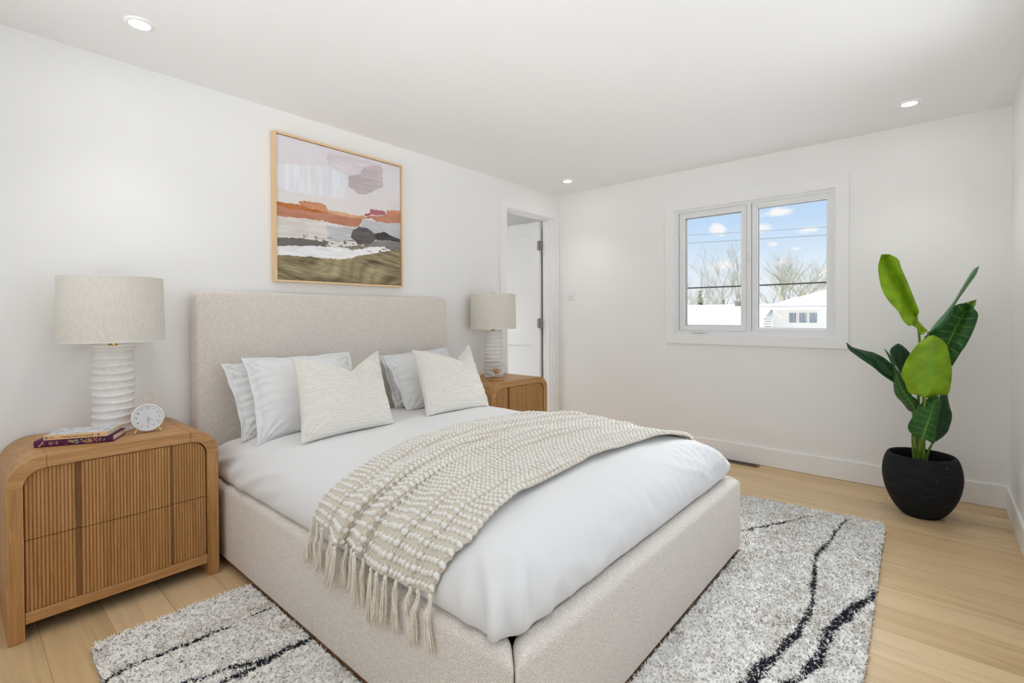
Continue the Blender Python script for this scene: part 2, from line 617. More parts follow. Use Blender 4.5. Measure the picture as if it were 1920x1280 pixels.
def auto_smooth(o, deg=35):
    me = o.data
    me.polygons.foreach_set('use_smooth', np.ones(len(me.polygons), dtype=bool))
    me.set_sharp_from_angle(angle=math.radians(deg))
    return o


def grid_faces(nu, nv, wrap_u=False):
    i = np.arange(nu if wrap_u else nu - 1)
    j = np.arange(nv - 1)
    I, J = np.meshgrid(i, j, indexing='ij')
    I2 = (I + 1) % nu
    return np.stack([I * nv + J, I2 * nv + J, I2 * nv + J + 1, I * nv + J + 1], -1).reshape(-1, 4)


def copy_tree(o, parent=None):
    c = o.copy()
    COL.objects.link(c)
    c.parent = parent
    for ch in list(o.children):
        copy_tree(ch, c)
    return c


def hash2(ix, iy, seed):
    h = (ix.astype(np.int64) * 374761393 + iy.astype(np.int64) * 668265263 + seed * 1274126177) & 0x7fffffff
    h = ((h ^ (h >> 13)) * 1103515245 + 12345) & 0x7fffffff
    return ((h ^ (h >> 16)) & 0xffff) / 65535.0


def vnoise(x, y, seed=0):
    x = np.asarray(x, float)
    y = np.asarray(y, float)
    ix, iy = np.floor(x), np.floor(y)
    fx, fy = x - ix, y - iy
    fx = fx * fx * (3 - 2 * fx)
    fy = fy * fy * (3 - 2 * fy)
    a = hash2(ix, iy, seed)
    b = hash2(ix + 1, iy, seed)
    c = hash2(ix, iy + 1, seed)
    d = hash2(ix + 1, iy + 1, seed)
    return (a * (1 - fx) + b * fx) * (1 - fy) + (c * (1 - fx) + d * fx) * fy


def fbm(x, y, oct=4, seed=0, gain=0.5):
    s, a, t = 0.0, 1.0, 0.0
    for o in range(oct):
        s = s + a * (vnoise(x, y, seed + o * 17) - 0.5)
        t += a
        a *= gain
        x, y = x * 2.03 + 3.1, y * 2.03 + 7.7
    return s / t * 2


def spline(pts, n):
    """Catmull-Rom through pts, resampled to n points"""
    P = np.asarray(pts, float)
    if len(P) == 2:
        return P[0] + (P[1] - P[0]) * np.linspace(0, 1, n)[:, None]
    Q = np.vstack([2 * P[0] - P[1], P, 2 * P[-1] - P[-2]])
    d = np.r_[0, np.cumsum(np.linalg.norm(np.diff(P, axis=0), axis=1))]
    s = np.linspace(0, d[-1], n)
    out = []
    for t in s:
        i = min(max(np.searchsorted(d, t, side='right') - 1, 0), len(P) - 2)
        u = (t - d[i]) / max(d[i + 1] - d[i], 1e-9)
        p0, p1, p2, p3 = Q[i], Q[i + 1], Q[i + 2], Q[i + 3]
        out.append(0.5 * ((2 * p1) + (-p0 + p2) * u + (2 * p0 - 5 * p1 + 4 * p2 - p3) * u * u + (-p0 + 3 * p1 - 3 * p2 + p3) * u ** 3))
    return np.array(out)

# ================================================================== the room
H = 2.44
WX, SY = -4.75, -3.347
TH = 0.12


def struct(name, mb, m, label, cat, parent=None, world=False):
    o = mb.build(name, m, parent, world=world)
    if parent is None:
        meta(o, label, cat, kind='structure')
    return o


struct('floor', MB().box(WX - TH, 0.12, SY - TH, 2.4, -0.1, 0), FLOOR, 'light oak plank floor of the bedroom', 'floor')
struct('ceiling', MB().box(WX - TH - 1.3, TH, SY - TH, 2.5, H, H + 0.12), CEIL, 'flat white ceiling with recessed lights', 'ceiling')  # runs on past the west wall as an added overhang blocking the sun
DX0, DX1, DZ = -0.825, -0.085, 2.195
struct('wall_north', MB().box(WX - TH, DX0, 0, TH, 0, H).box(DX1, 0, 0, TH, 0, H).box(DX0, DX1, 0, TH, DZ, H), WALL, 'off-white wall behind the bed headboard', 'wall')
WY0, WY1, WZ0, WZ1 = -2.46, -1.26, 1.02, 2.11
struct('wall_east', MB().box(0, TH, SY - TH, WY0, 0, H).box(0, TH, WY1, 2.4, 0, H).box(0, TH, WY0, WY1, 0, WZ0).box(0, TH, WY0, WY1, WZ1, H), WALL, 'off-white wall with the window', 'wall')
SX0, SX1, SZ0, SZ1 = -3.5, -1.2, 0.65, 2.25
struct('wall_south', MB().box(WX, SX0, SY - TH, SY, 0, H).box(SX1, 0, SY - TH, SY, 0, H).box(SX0, SX1, SY - TH, SY, 0, SZ0).box(SX0, SX1, SY - TH, SY, SZ1, H), WALL, 'off-white wall at the right edge beside the potted plant', 'wall')
VY0, VY1, VZ0, VZ1 = -2.9, -0.6, 0.8, 2.25
struct('wall_west', MB().box(WX - TH, WX, SY - TH, VY0, 0, H).box(WX - TH, WX, VY1, 0, 0, H).box(WX - TH, WX, VY0, VY1, 0, VZ0).box(WX - TH, WX, VY0, VY1, VZ1, H), WALL, 'off-white wall on the near side of the room', 'wall')
# the little room beyond the door
struct('wall_beyond_north', MB().box(-2.3, 0, 2.3, 2.4, 0, H), WALL, 'white wall of the room beyond the open door', 'wall')
struct('wall_beyond_west', MB().box(-2.4, -2.3, TH, 2.4, 0, H), WALL, 'white side wall of the room beyond the open door', 'wall')

struct('bounce_floor_beyond', MB().box(-2.3, 0, TH, 2.3, 0.0005, 0.008), plain('pale_bounce', (225, 224, 222), 0.4, 0.3), 'pale floor sheet added to whiten bounced light beyond the open door', 'floor')  # unseen pale sheet over the oak, added to whiten the bounce light

BB, BT = 0.144, 0.015


def baseboard(name, x0, x1, y0, y1, label):
    struct(name, MB().rbox(x0, x1, y0, y1, 0.001, BB, 0.003, 1), TRIM, label, 'baseboard')


baseboard('baseboard_east', -BT, -0.0005, SY, -0.02, 'white baseboard under the window')
baseboard('baseboard_south', WX, -BT, SY + 0.0005, SY + BT, 'white baseboard at the right edge beside the plant')
baseboard('baseboard_north', WX, -0.91, -BT, -0.0005, 'white baseboard behind the bed')
baseboard('baseboard_west', WX + 0.0005, WX + BT, SY + BT, -BT, 'white baseboard on the near side wall')


def ring(mb, plane, a0, a1, b0, b1, w, d0, d1):
    """rectangular frame: mitred boards; plane 0 = YZ (extruded along X), 1 = XZ (extruded along Y)"""
    o = [(a0, b0), (a1, b0), (a1, b1), (a0, b1)]
    i = [(a0 + w, b0 + w), (a1 - w, b0 + w), (a1 - w, b1 - w), (a0 + w, b1 - w)]
    for k in range(4):
        k2 = (k + 1) % 4
        mb.prism([o[k], o[k2], i[k2], i[k]], plane, d0, d1)
    return mb


# ------------------------------------------------------------------ window
w = thing('window_1', 'white two-pane casement window looking onto snowy roofs', 'window', (0.05, -1.86, 1.02), kind='structure')
cas = MB()
ring(cas, 0, -2.539, -1.185, 0.943, 2.181, 0.079, -0.018, -0.0005)
cas.build('casing', TRIM, w, world=True)
ln_ = MB()
ring(ln_, 0, WY0, WY1, WZ0, WZ1, 0.008, -0.0005, 0.118)
ln_.build('jamb_liner', TRIM, w, world=True)
fr = MB()
ring(fr, 0, WY0 + 0.008, WY1 - 0.008, WZ0 + 0.008, WZ1 - 0.008, 0.022, 0.018, 0.115)
fr.box(0.0165, 0.1135, -1.884, -1.856, WZ0 + 0.02, WZ1 - 0.02)
fr.box(0.012, 0.03, -2.455, -1.884, WZ0 + 0.008, WZ0 + 0.04)
fr.build('frame', VINYL, w, world=True)
sash = MB()
ring(sash, 0, -1.852, -1.294, 1.052, 2.080, 0.047, 0.034, 0.09)
ring(sash, 0, -1.848, -1.298, 1.056, 2.076, 0.012, 0.028, 0.04)
s1 = sash.build('sash', VINYL, w, world=True)
meta(s1, 'opening casement sash with a crank')
gk = MB()
ring(gk, 0, -1.806, -1.340, 1.098, 2.034, 0.005, 0.05, 0.088)
gk.build('gasket', VINYL_GREY, s1, world=True)
MB().box(0.072, 0.076, -1.803, -1.343, 1.101, 2.031).build('pane', PANE, s1, world=True)
sash = MB()
ring(sash, 0, -2.432, -1.888, 1.046, 2.080, 0.030, 0.034, 0.1)
ring(sash, 0, -2.420, -1.902, 1.058, 2.066, 0.024, 0.046, 0.1)
s2 = sash.build('sash', VINYL, w, world=True)
meta(s2, 'fixed sash without a crank')
gk = MB()
ring(gk, 0, -2.397, -1.925, 1.081, 2.043, 0.004, 0.07, 0.09)
gk.build('gasket', VINYL_GREY, s2, world=True)
MB().box(0.08, 0.084, -2.394, -1.928, 1.084, 2.040).build('pane', PANE, s2, world=True)
cr = MB().rbox(-0.004, 0.02, -1.50, -1.41, 1.034, 1.052, 0.004).rbox(-0.014, -0.002, -1.52, -1.42, 1.044, 1.054, 0.004)
cr.tube([(-0.008, -1.425, 1.05), (-0.012, -1.415, 1.062), (-0.012, -1.395, 1.066)], 0.005).rbox(-0.02, -0.006, -1.56, -1.515, 1.04, 1.052, 0.004)
auto_smooth(cr.build('crank', VINYL, w, world=True))
lt = MB().rbox(0.008, 0.02, -1.877, -1.862, 1.62, 1.70, 0.003).tube([(0.012, -1.868, 1.66), (-0.002, -1.866, 1.672), (-0.006, -1.862, 1.70)], 0.004, 6)
auto_smooth(lt.build('latch', VINYL, w, world=True))

w = thing('added_window_south', 'wide white window added in the right wall to admit fill light, out of view', 'window', (-2.35, SY, SZ0), kind='structure')  # unseen window added to let fill light into the room
m_ = MB()
ring(m_, 1, SX0 - 0.08, SX1 + 0.08, SZ0 - 0.08, SZ1 + 0.08, 0.08, SY + 0.0005, SY + 0.018)
m_.build('casing', TRIM, w, world=True)
m_ = MB()
ring(m_, 1, SX0, SX1, SZ0, SZ1, 0.04, SY - 0.09, SY - 0.03)
m_.box(-2.37, -2.33, SY - 0.09, SY - 0.03, SZ0 + 0.04, SZ1 - 0.04)
m_.build('frame', VINYL, w, world=True)
MB().box(SX0 + 0.04, SX1 - 0.04, SY - 0.062, SY - 0.058, SZ0 + 0.04, SZ1 - 0.04).build('pane', PANE, w, world=True)

w = thing('added_window_west', 'wide white window added in the near side wall to admit fill light, out of view', 'window', (WX, -1.75, VZ0), kind='structure')  # second made-up window, lets in fill light from behind the camera
m_ = MB()
ring(m_, 0, VY0 - 0.08, VY1 + 0.08, VZ0 - 0.08, VZ1 + 0.08, 0.08, WX + 0.0005, WX + 0.018)
m_.build('casing', TRIM, w, world=True)
m_ = MB()
ring(m_, 0, VY0, VY1, VZ0, VZ1, 0.04, WX - 0.09, WX - 0.03)
m_.box(WX - 0.09, WX - 0.03, -1.77, -1.73, VZ0 + 0.04, VZ1 - 0.04)
m_.build('frame', VINYL, w, world=True)
MB().box(WX - 0.062, WX - 0.058, VY0 + 0.04, VY1 - 0.04, VZ0 + 0.04, VZ1 - 0.04).build('pane', PANE, w, world=True)

# ------------------------------------------------------------------ door
d = thing('door_1', 'open white two-panel door with nickel hinges beside the window wall', 'door', (-0.46, 0.06, 0), kind='structure')
cs = MB()
cs.box(-0.907, -0.82, -0.018, -0.0005, 0, 2.272).box(-0.09, -0.003, -0.018, -0.0005, 0, 2.272).box(-0.82, -0.09, -0.018, -0.0005, 2.19, 2.272)
cs.build('casing', TRIM, d, world=True)
jb = MB()
jb.box(-0.825, -0.81, -0.001, 0.121, 0, 2.195).box(-0.1, -0.085, -0.001, 0.121, 0, 2.195).box(-0.81, -0.1, -0.001, 0.121, 2.18, 2.195)
jb.box(-0.81, -0.798, 0.03, 0.07, 0, 2.18).box(-0.112, -0.1, 0.03, 0.07, 0, 2.18).box(-0.798, -0.112, 0.03, 0.07, 2.168, 2.18)
jb.build('jamb', TRIM, d, world=True)
LX0, LX1, LY0, LY1 = -0.135, -0.1, 0.142, 0.86
lf = MB()
lf.box(LX0, LX1, LY0, LY0 + 0.132, 0.012, 2.178).box(LX0, LX1, LY1 - 0.132, LY1, 0.012, 2.178)
for z0, z1 in ((0.012, 0.22), (0.872, 1.044), (2.053, 2.178)):
    lf.box(LX0, LX1, LY0 + 0.132, LY1 - 0.132, z0, z1)
leaf = lf.build('leaf', TRIM, d, world=True)
pn = MB()
for z0, z1 in ((0.22, 0.872), (1.044, 2.053)):
    pn.box(LX0 + 0.011, LX1 - 0.011, LY0 + 0.132, LY1 - 0.132, z0, z1)
pn.build('panel', TRIM, leaf, world=True)
for z in (1.924, 1.108, 0.25):
    hb = MB().rbox(-0.138, -0.1355, 0.117, 0.139, z - 0.048, z + 0.048, 0.001, 1).box(-0.1365, -0.1345, 0.139, 0.168, z - 0.048, z + 0.048)
    hb.box(-0.1345, -0.1, 0.1215, 0.1235, z - 0.048, z + 0.048)
    hb.tube([(-0.141, 0.138, z - 0.052), (-0.141, 0.138, z + 0.052)], 0.0055, 10)
    auto_smooth(hb.build('hinge', NICKEL, d, world=True))

# ------------------------------------------------------------------ recessed ceiling lights
def recessed(loc, label, m=None):
    t = thing('recessed_light', label, 'ceiling light', loc, group='recessed ceiling lights')
    mb = MB().lathe([(0.036, -0.0035), (0.0375, -0.0075), (0.044, -0.0085), (0.052, -0.004), (0.0535, -0.0003)], 48)
    mb.f = [f for f in mb.f if len(f) == 4]
    auto_smooth(mb.build('trim_ring', TRIM, t), 50)
    MB().lathe([(0.0355, -0.0035), (0.0355, -0.0045)], 40).build('lens', m or EMIT, t)
    sd = bpy.data.lights.new('downlight_beam', 'SPOT')
    so = bpy.data.objects.new('downlight_beam', sd)
    sd.energy = 12.0 if m is None else 60.0
    sd.spot_size = math.radians(100)
    sd.spot_blend = 1.0
    sd.shadow_soft_size = 0.03
    sd.color = (1.0, 0.975, 0.94) if m is None else (0.94, 0.97, 1.0)
    so.location = (0, 0, -0.012)
    link(so, t)
    return t


recessed((-3.655, -0.448, H), 'lit recessed ceiling light above the near nightstand')
recessed((-0.42, -0.416, H), 'lit recessed ceiling light near the door')
recessed((-0.452, -2.883, H), 'lit recessed ceiling light above the potted plant')
recessed((-3.655, -2.883, H), 'lit recessed ceiling light behind the camera position')
EMIT2 = EMIT.copy()
EMIT2.name = 'added_lit_lens'
EMIT2.node_tree.nodes['Emission'].inputs['Strength'].default_value = 300  # stronger glow for unseen lights added to brighten the room beyond the door
recessed((-1.1, 0.75, H), 'unseen recessed ceiling light added to brighten the room beyond the door, nearer its doorway', EMIT2)
recessed((-1.1, 1.7, H), 'unseen recessed ceiling light added to brighten the room beyond the door, deeper in', EMIT2)

# ------------------------------------------------------------------ light switch
t = thing('light_switch', 'white rocker light switch on the wall beside the door', 'light switch', (-0.001, -0.168, 1.35))
auto_smooth(MB().rbox(-0.007, -0.0005, -0.206, -0.130, 1.350, 1.468, 0.002).build('wall_plate', VINYL, t, world=True))
auto_smooth(MB().rbox(-0.011, -0.007, -0.186, -0.151, 1.374, 1.444, 0.0015).build('rocker', VINYL, t, world=True))
MB().rbox(-0.013, -0.011, -0.176, -0.158, 1.380, 1.384, 0.0005, 1).build('indicator_bar', VINYL_GREY, t, world=True)

# ------------------------------------------------------------------ floor register
BRONZE = plain('bronze_metal', (112, 92, 74), 0.45, 0.4, 0.3)
t = thing('floor_vent', 'brown metal floor vent at the baseboard under the window', 'floor vent', (-0.06, -1.81, 0.0))
fv = MB()
vy0, vy1, vx0, vx1 = -1.965, -1.66, -0.102, -0.0165
fv.box(vx0, vx0 + 0.02, vy0, vy1, 0.0003, 0.005).box(vx1 - 0.02, vx1, vy0, vy1, 0.0003, 0.005)
fv.box(vx0 + 0.02, vx1 - 0.02, vy0, vy0 + 0.02, 0.0003, 0.005).box(vx0 + 0.02, vx1 - 0.02, vy1 - 0.02, vy1, 0.0003, 0.005)
fv.build('vent_frame', BRONZE, t, world=True)
lv = MB()
k = 0
y = vy0 + 0.026
while y < vy1 - 0.022:
    lv.box(vx0 + 0.02, vx1 - 0.02, y, y + 0.004, 0.001, 0.0045)
    y += 0.0115
lv.build('louvres', BRONZE, t, world=True)
MB().box(vx0 + 0.01, vx1 - 0.01, vy0 + 0.01, vy1 - 0.01, 0.0002, 0.0009).build('dark_duct_sheet', DARK, t, world=True)  # near-black sheet, the shade inside the duct put into its colour

# ------------------------------------------------------------------ painting
AX0, AX1, AZ0, AZ1 = -2.929, -2.005, 1.401, 2.298
t = thing('framed_painting', 'abstract landscape painting in thin maple frame above the bed', 'painting', ((AX0 + AX1) / 2, -0.002, AZ0))
f = MB()
ring(f, 1, AX0, AX1, AZ0, AZ1, 0.013, -0.045, -0.001)
f.build('frame', MAPLE, t, world=True)
MB().box(AX0 + 0.01, AX1 - 0.01, -0.016, -0.012, AZ0 + 0.01, AZ1 - 0.01).build('backing', DARK, t, world=True)
SHAPES = [
((220,212,218),[(0.382,0.973),(0.605,0.979),(0.777,0.982),(0.692,0.925),(0.66,0.873),(0.513,0.829),(0.37,0.872),(0.358,0.931)]),
((233,235,243),[(-0.003,0.796),(0.37,0.862),(0.519,0.83),(0.513,0.733),(0.496,0.651),(0.419,0.632),(0.097,0.62),(-0.003,0.64)]),
((200,187,192),[(0.643,0.896),(0.671,0.931),(0.808,0.974),(0.834,0.942),(0.829,0.883),(0.839,0.852),(0.834,0.793),(0.777,0.768),(0.692,0.71),(0.605,0.703),(0.531,0.737),(0.531,0.822),(0.638,0.868)]),
((188,124,97),[(-0.007,0.533),(-0.007,0.431),(0.191,0.443),(0.32,0.443),(0.513,0.431),(0.616,0.44),(0.649,0.51),(0.735,0.525),(0.777,0.498),(1.005,0.525),(1.005,0.632),(0.869,0.613),(0.859,0.571),(0.714,0.543),(0.66,0.517),(0.559,0.533),(0.37,0.531),(0.358,0.509),(0.295,0.521),(0.125,0.514)]),
((185,112,55),[(-0.007,0.533),(0.125,0.539),(0.295,0.521),(0.37,0.509),(0.32,0.5),(-0.007,0.502)]),
((208,142,102),[(0.145,0.562),(0.295,0.577),(0.351,0.565),(0.37,0.511),(0.32,0.504),(0.282,0.524),(0.165,0.529)]),
((214,166,132),[(0.37,0.536),(0.559,0.533),(0.66,0.534),(0.692,0.523),(0.536,0.503),(0.37,0.511)]),
((172,98,108),[(0.709,0.597),(0.777,0.605),(0.849,0.603),(0.864,0.572),(0.714,0.554)]),
((165,75,80),[(0.66,0.55),(0.714,0.565),(0.714,0.543),(0.671,0.536)]),
((214,150,115),[(0.869,0.613),(1.005,0.629),(1.005,0.59),(0.869,0.573)]),
((223,217,212),[(-0.007,0.428),(0.32,0.443),(0.358,0.406),(0.37,0.304),(0.191,0.287),(-0.007,0.281)]),
((192,192,197),[(0.638,0.503),(0.777,0.504),(1.005,0.521),(1.005,0.376),(0.879,0.402),(0.735,0.38),(0.692,0.418),(0.638,0.432)]),
((200,200,203),[(0.345,0.413),(0.571,0.428),(0.571,0.337),(0.513,0.311),(0.37,0.304)]),
((106,101,98),[(-0.007,0.286),(0.111,0.295),(0.358,0.293),(0.37,0.273),(0.32,0.258),(-0.007,0.225)]),
((136,133,131),[(0.767,0.349),(0.879,0.365),(1.005,0.364),(1.005,0.292),(0.879,0.281),(0.818,0.307),(0.649,0.292),(0.66,0.315)]),
((58,56,55),[(0.746,0.401),(0.839,0.43),(0.909,0.409),(1.005,0.385),(1.005,0.361),(0.879,0.365),(0.767,0.351)]),
((86,83,83),[(0.559,0.416),(0.627,0.443),(0.692,0.44),(0.751,0.399),(0.767,0.362),(0.714,0.321),(0.605,0.303),(0.548,0.355)]),
((245,245,248),[(-0.007,0.23),(0.513,0.264),(0.839,0.31),(0.913,0.285),(0.466,0.17),(0.191,0.165),(-0.007,0.163)]),
((132,124,108),[(0.49,0.274),(0.616,0.301),(0.692,0.286),(0.559,0.255)]),
((142,130,99),[(-0.007,0.167),(0.191,0.169),(0.466,0.172),(0.671,0.228),(0.909,0.285),(1.005,0.298),(1.005,-0.012),(-0.007,-0.01)]),

]
nu, nv = 420, 410
U, V = np.meshgrid(np.linspace(0, 1, nu), np.linspace(0, 1, nv), indexing='ij')
wu = U + 0.010 * fbm(U * 14, V * 22, 3, 1) + 0.004 * fbm(U * 60, V * 60, 2, 2)
wv = V + 0.008 * fbm(U * 16, V * 10, 3, 3) + 0.006 * fbm(U * 50, V * 140, 2, 4)
img = np.zeros((nu, nv, 3))
tone = np.clip((V - 0.45) / 0.5, 0, 1)[..., None]
img[:] = np.array((231, 226, 223)) * (1 - tone) + np.array((226, 222, 229)) * tone
img += (fbm(U * 4, V * 9, 4, 9) * 5)[..., None]


def inside(poly, x, y):
    c = np.zeros(x.shape, bool)
    n = len(poly)
    for i in range(n):
        x1, y1 = poly[i]
        x2, y2 = poly[i - 1]
        if y1 == y2:
            continue
        c ^= ((y1 > y) != (y2 > y)) & (x < (x2 - x1) * (y - y1) / (y2 - y1) + x1)
    return c


for k, (c, poly) in enumerate(SHAPES):
    msk = inside(poly, wu, wv)
    col = np.array(c, float)
    if k == 1:       # vertical pale strokes
        s = fbm(U * 60, V * 5, 3, 40 + k)[..., None] * np.array((12, 11, 6))
        a = np.clip(0.75 + fbm(U * 40, V * 4, 3, 77) * 0.9, 0.15, 1)[..., None]
    elif k == len(SHAPES) - 1:   # olive ground, sweeping strokes
        q = V * 26 + 3.0 * np.sin(U * 4.2 + V * 9) + 4 * U * V
        s = fbm(U * 5 + q * 0.08, q, 4, 55)[..., None] * np.array((62, 60, 52)) + fbm(U * 14, V * 90 + U * 20, 3, 56)[..., None] * np.array((26, 25, 20))
        a = 1.0
    else:
        s = fbm(U * 9, V * 60, 3, 40 + k)[..., None] * 16 + fbm(U * 6, V * 7, 2, 90 + k)[..., None] * 10
        a = 0.93
    new = np.clip(col + s, 10, 252)
    img = np.where(msk[..., None], img * (1 - a) + new * a, img)
# dry-brush scumble along the white shore
sc_ = (fbm(U * 30, V * 130, 3, 201) > 0.22) & (V > 0.255) & (V < 0.33) & (U > 0.18)
img = np.where(sc_[..., None], np.array((118, 108, 95)), img)
img = np.clip(img, 0, 255) / 255.0
limg = np.where(img <= 0.04045, img / 12.92, ((img + 0.055) / 1.055) ** 2.4)
g = 0.017
px = AX0 + g + U * (AX1 - AX0 - 2 * g)
pz = AZ0 + g + V * (AZ1 - AZ0 - 2 * g)
py = -0.036 - 0.0006 * fbm(U * 30, V * 60, 3, 8)
fv_ = np.stack([px, py, pz], -1).reshape(-1, 3)
gf = grid_faces(nu, nv)
mesh_obj('canvas', fv_, gf[:, ::-1].copy() if False else gf, PAINT, t, True, True, limg.reshape(-1, 3))
ce = MB()
ring(ce, 1, AX0 + g, AX1 - g, AZ0 + g, AZ1 - g, 0.002, -0.0358, -0.016)
ce.build('canvas_edge', plain('canvas_side', (190, 180, 165), 0.9), t, world=True)
sg = MB()
pts = [(-2.115 + 0.012 * i + 0.003 * math.sin(i * 2.3), -0.0372, AZ0 + 0.072 + 0.004 * math.sin(i * 1.7)) for i in range(6)]
sg.tube(spline(pts, 24), 0.0009, 4)
sg.build('signature', DARK, t, world=True)

# ================================================================== nightstands
def reeds(mb, x0, x1, n, ybase, depth, z0, ztop):
    p = (x1 - x0) / n
    K = 7
    for i in range(n):
        a = x0 + i * p
        c = a + p / 2
        zt = min(ztop(a + 0.001), ztop(a + p - 0.001)) if ztop else None
        prof = []
        for k in range(K):
            th = PI * k / (K - 1)
            prof.append((c - math.cos(th) * p * 0.46, ybase - math.sin(th) * depth))
        mb.prism(prof, 2, z0, zt)


def make_nightstand():
    t = thing('nightstand', None, None)
    wh, R, th, F, B = 0.345, 0.11, 0.046, -0.24, 0.24
    zc = 0.675 - R
    for s in (-1, 1):
        m = MB().rbox(min(s * wh, s * (wh - th)), max(s * wh, s * (wh - th)), F, B, 0.001, zc - 0.0006, 0.0018, 1)
        m.build('leg', OAK_Z, t)
        c = MB()
        n = 14
        outer = [(s * (wh - R) + s * R * math.sin(a), zc + R * math.cos(a)) for a in [PI / 2 * k / n for k in range(n + 1)]]
        r2 = R - th
        inner = [(s * (wh - R) + s * r2 * math.sin(a), zc + r2 * math.cos(a)) for a in [PI / 2 * k / n for k in range(n + 1)]]
        poly = [(x + s * 0.0006, z) for x, z in outer + inner[::-1]]
        if s < 0:
            poly = poly[::-1]
        c.prism(poly, 1, F, B)
        auto_smooth(c.build('corner', OAK_X, t), 40)
    MB().rbox(-(wh - R) + 0.0, wh - R, F, B, 0.675 - th, 0.675, 0.0018, 1).build('top', OAK_X, t)
    MB().rbox(-(wh - th) + 0.001, wh - th - 0.001, F + 0.004, F + 0.03, 0.06, 0.101, 0.0015, 1).build('bottom_rail', OAK_X, t)
    xi, r2 = wh - th - 0.003, R - th - 0.003

    def zin(x):
        ax = abs(x) - (wh - R)
        if ax <= 0:
            return 0.675 - th - 0.003
        return zc + math.sqrt(max(r2 * r2 - ax * ax, 0))

    arch = [(-xi, zc)] + [(-(wh - R) - r2 * math.cos(a), zc + r2 * math.sin(a)) for a in [PI / 2 * k / 10 for k in range(1, 11)]]
    arch = arch + [(-x, z) for x, z in arch[::-1]]
    MB().prism([(xi, 0.062), (-xi, 0.062)] + arch, 1, F + 0.04, B - 0.01).build('carcass', DARK, t)
    for top in (True, False):
        z0 = 0.3685 if top else 0.103
        z1 = None if top else 0.3655
        zt = zin if top else (lambda x: 0.3655)
        d = MB()
        poly = [(xi, z0), (-xi, z0)] + (arch if top else [(-xi, z1), (xi, z1)])
        d.prism(poly, 1, F + 0.016, F + 0.036)
        reeds(d, -xi, -0.153, 13, F + 0.016, 0.0058, z0, zt)
        reeds(d, 0.169, xi, 12, F + 0.016, 0.0058, z0, zt)
        dr = auto_smooth(d.build('drawer', OAK_REED, t), 50)
        c = MB().box(-0.137, 0.157, F + 0.008, F + 0.0165, z0, zt(0))
        reeds(c, -0.137, 0.157, 27, F + 0.008, 0.0058, z0, zt)
        auto_smooth(c.build('reeded_panel', OAK_REED, dr), 50)
        for a, b in ((-0.1525, -0.1375), (0.1575, 0.1685)):
            MB().box(a, b, F + 0.014, F + 0.0165, z0, zt(0)).build('pull_strip', OAK_STRIP, dr)
    return t


ns = make_nightstand()
ns.location = (-3.731, -0.25, 0)
meta(ns, 'reeded oak nightstand at the near side of the bed, carrying books and clock', 'nightstand', 'oak nightstands')
ns2 = copy_tree(ns)
ns2.location = (-1.188, -0.25, 0)
meta(ns2, 'reeded oak nightstand beside the door, mostly hidden behind the bed', 'nightstand', 'oak nightstands')

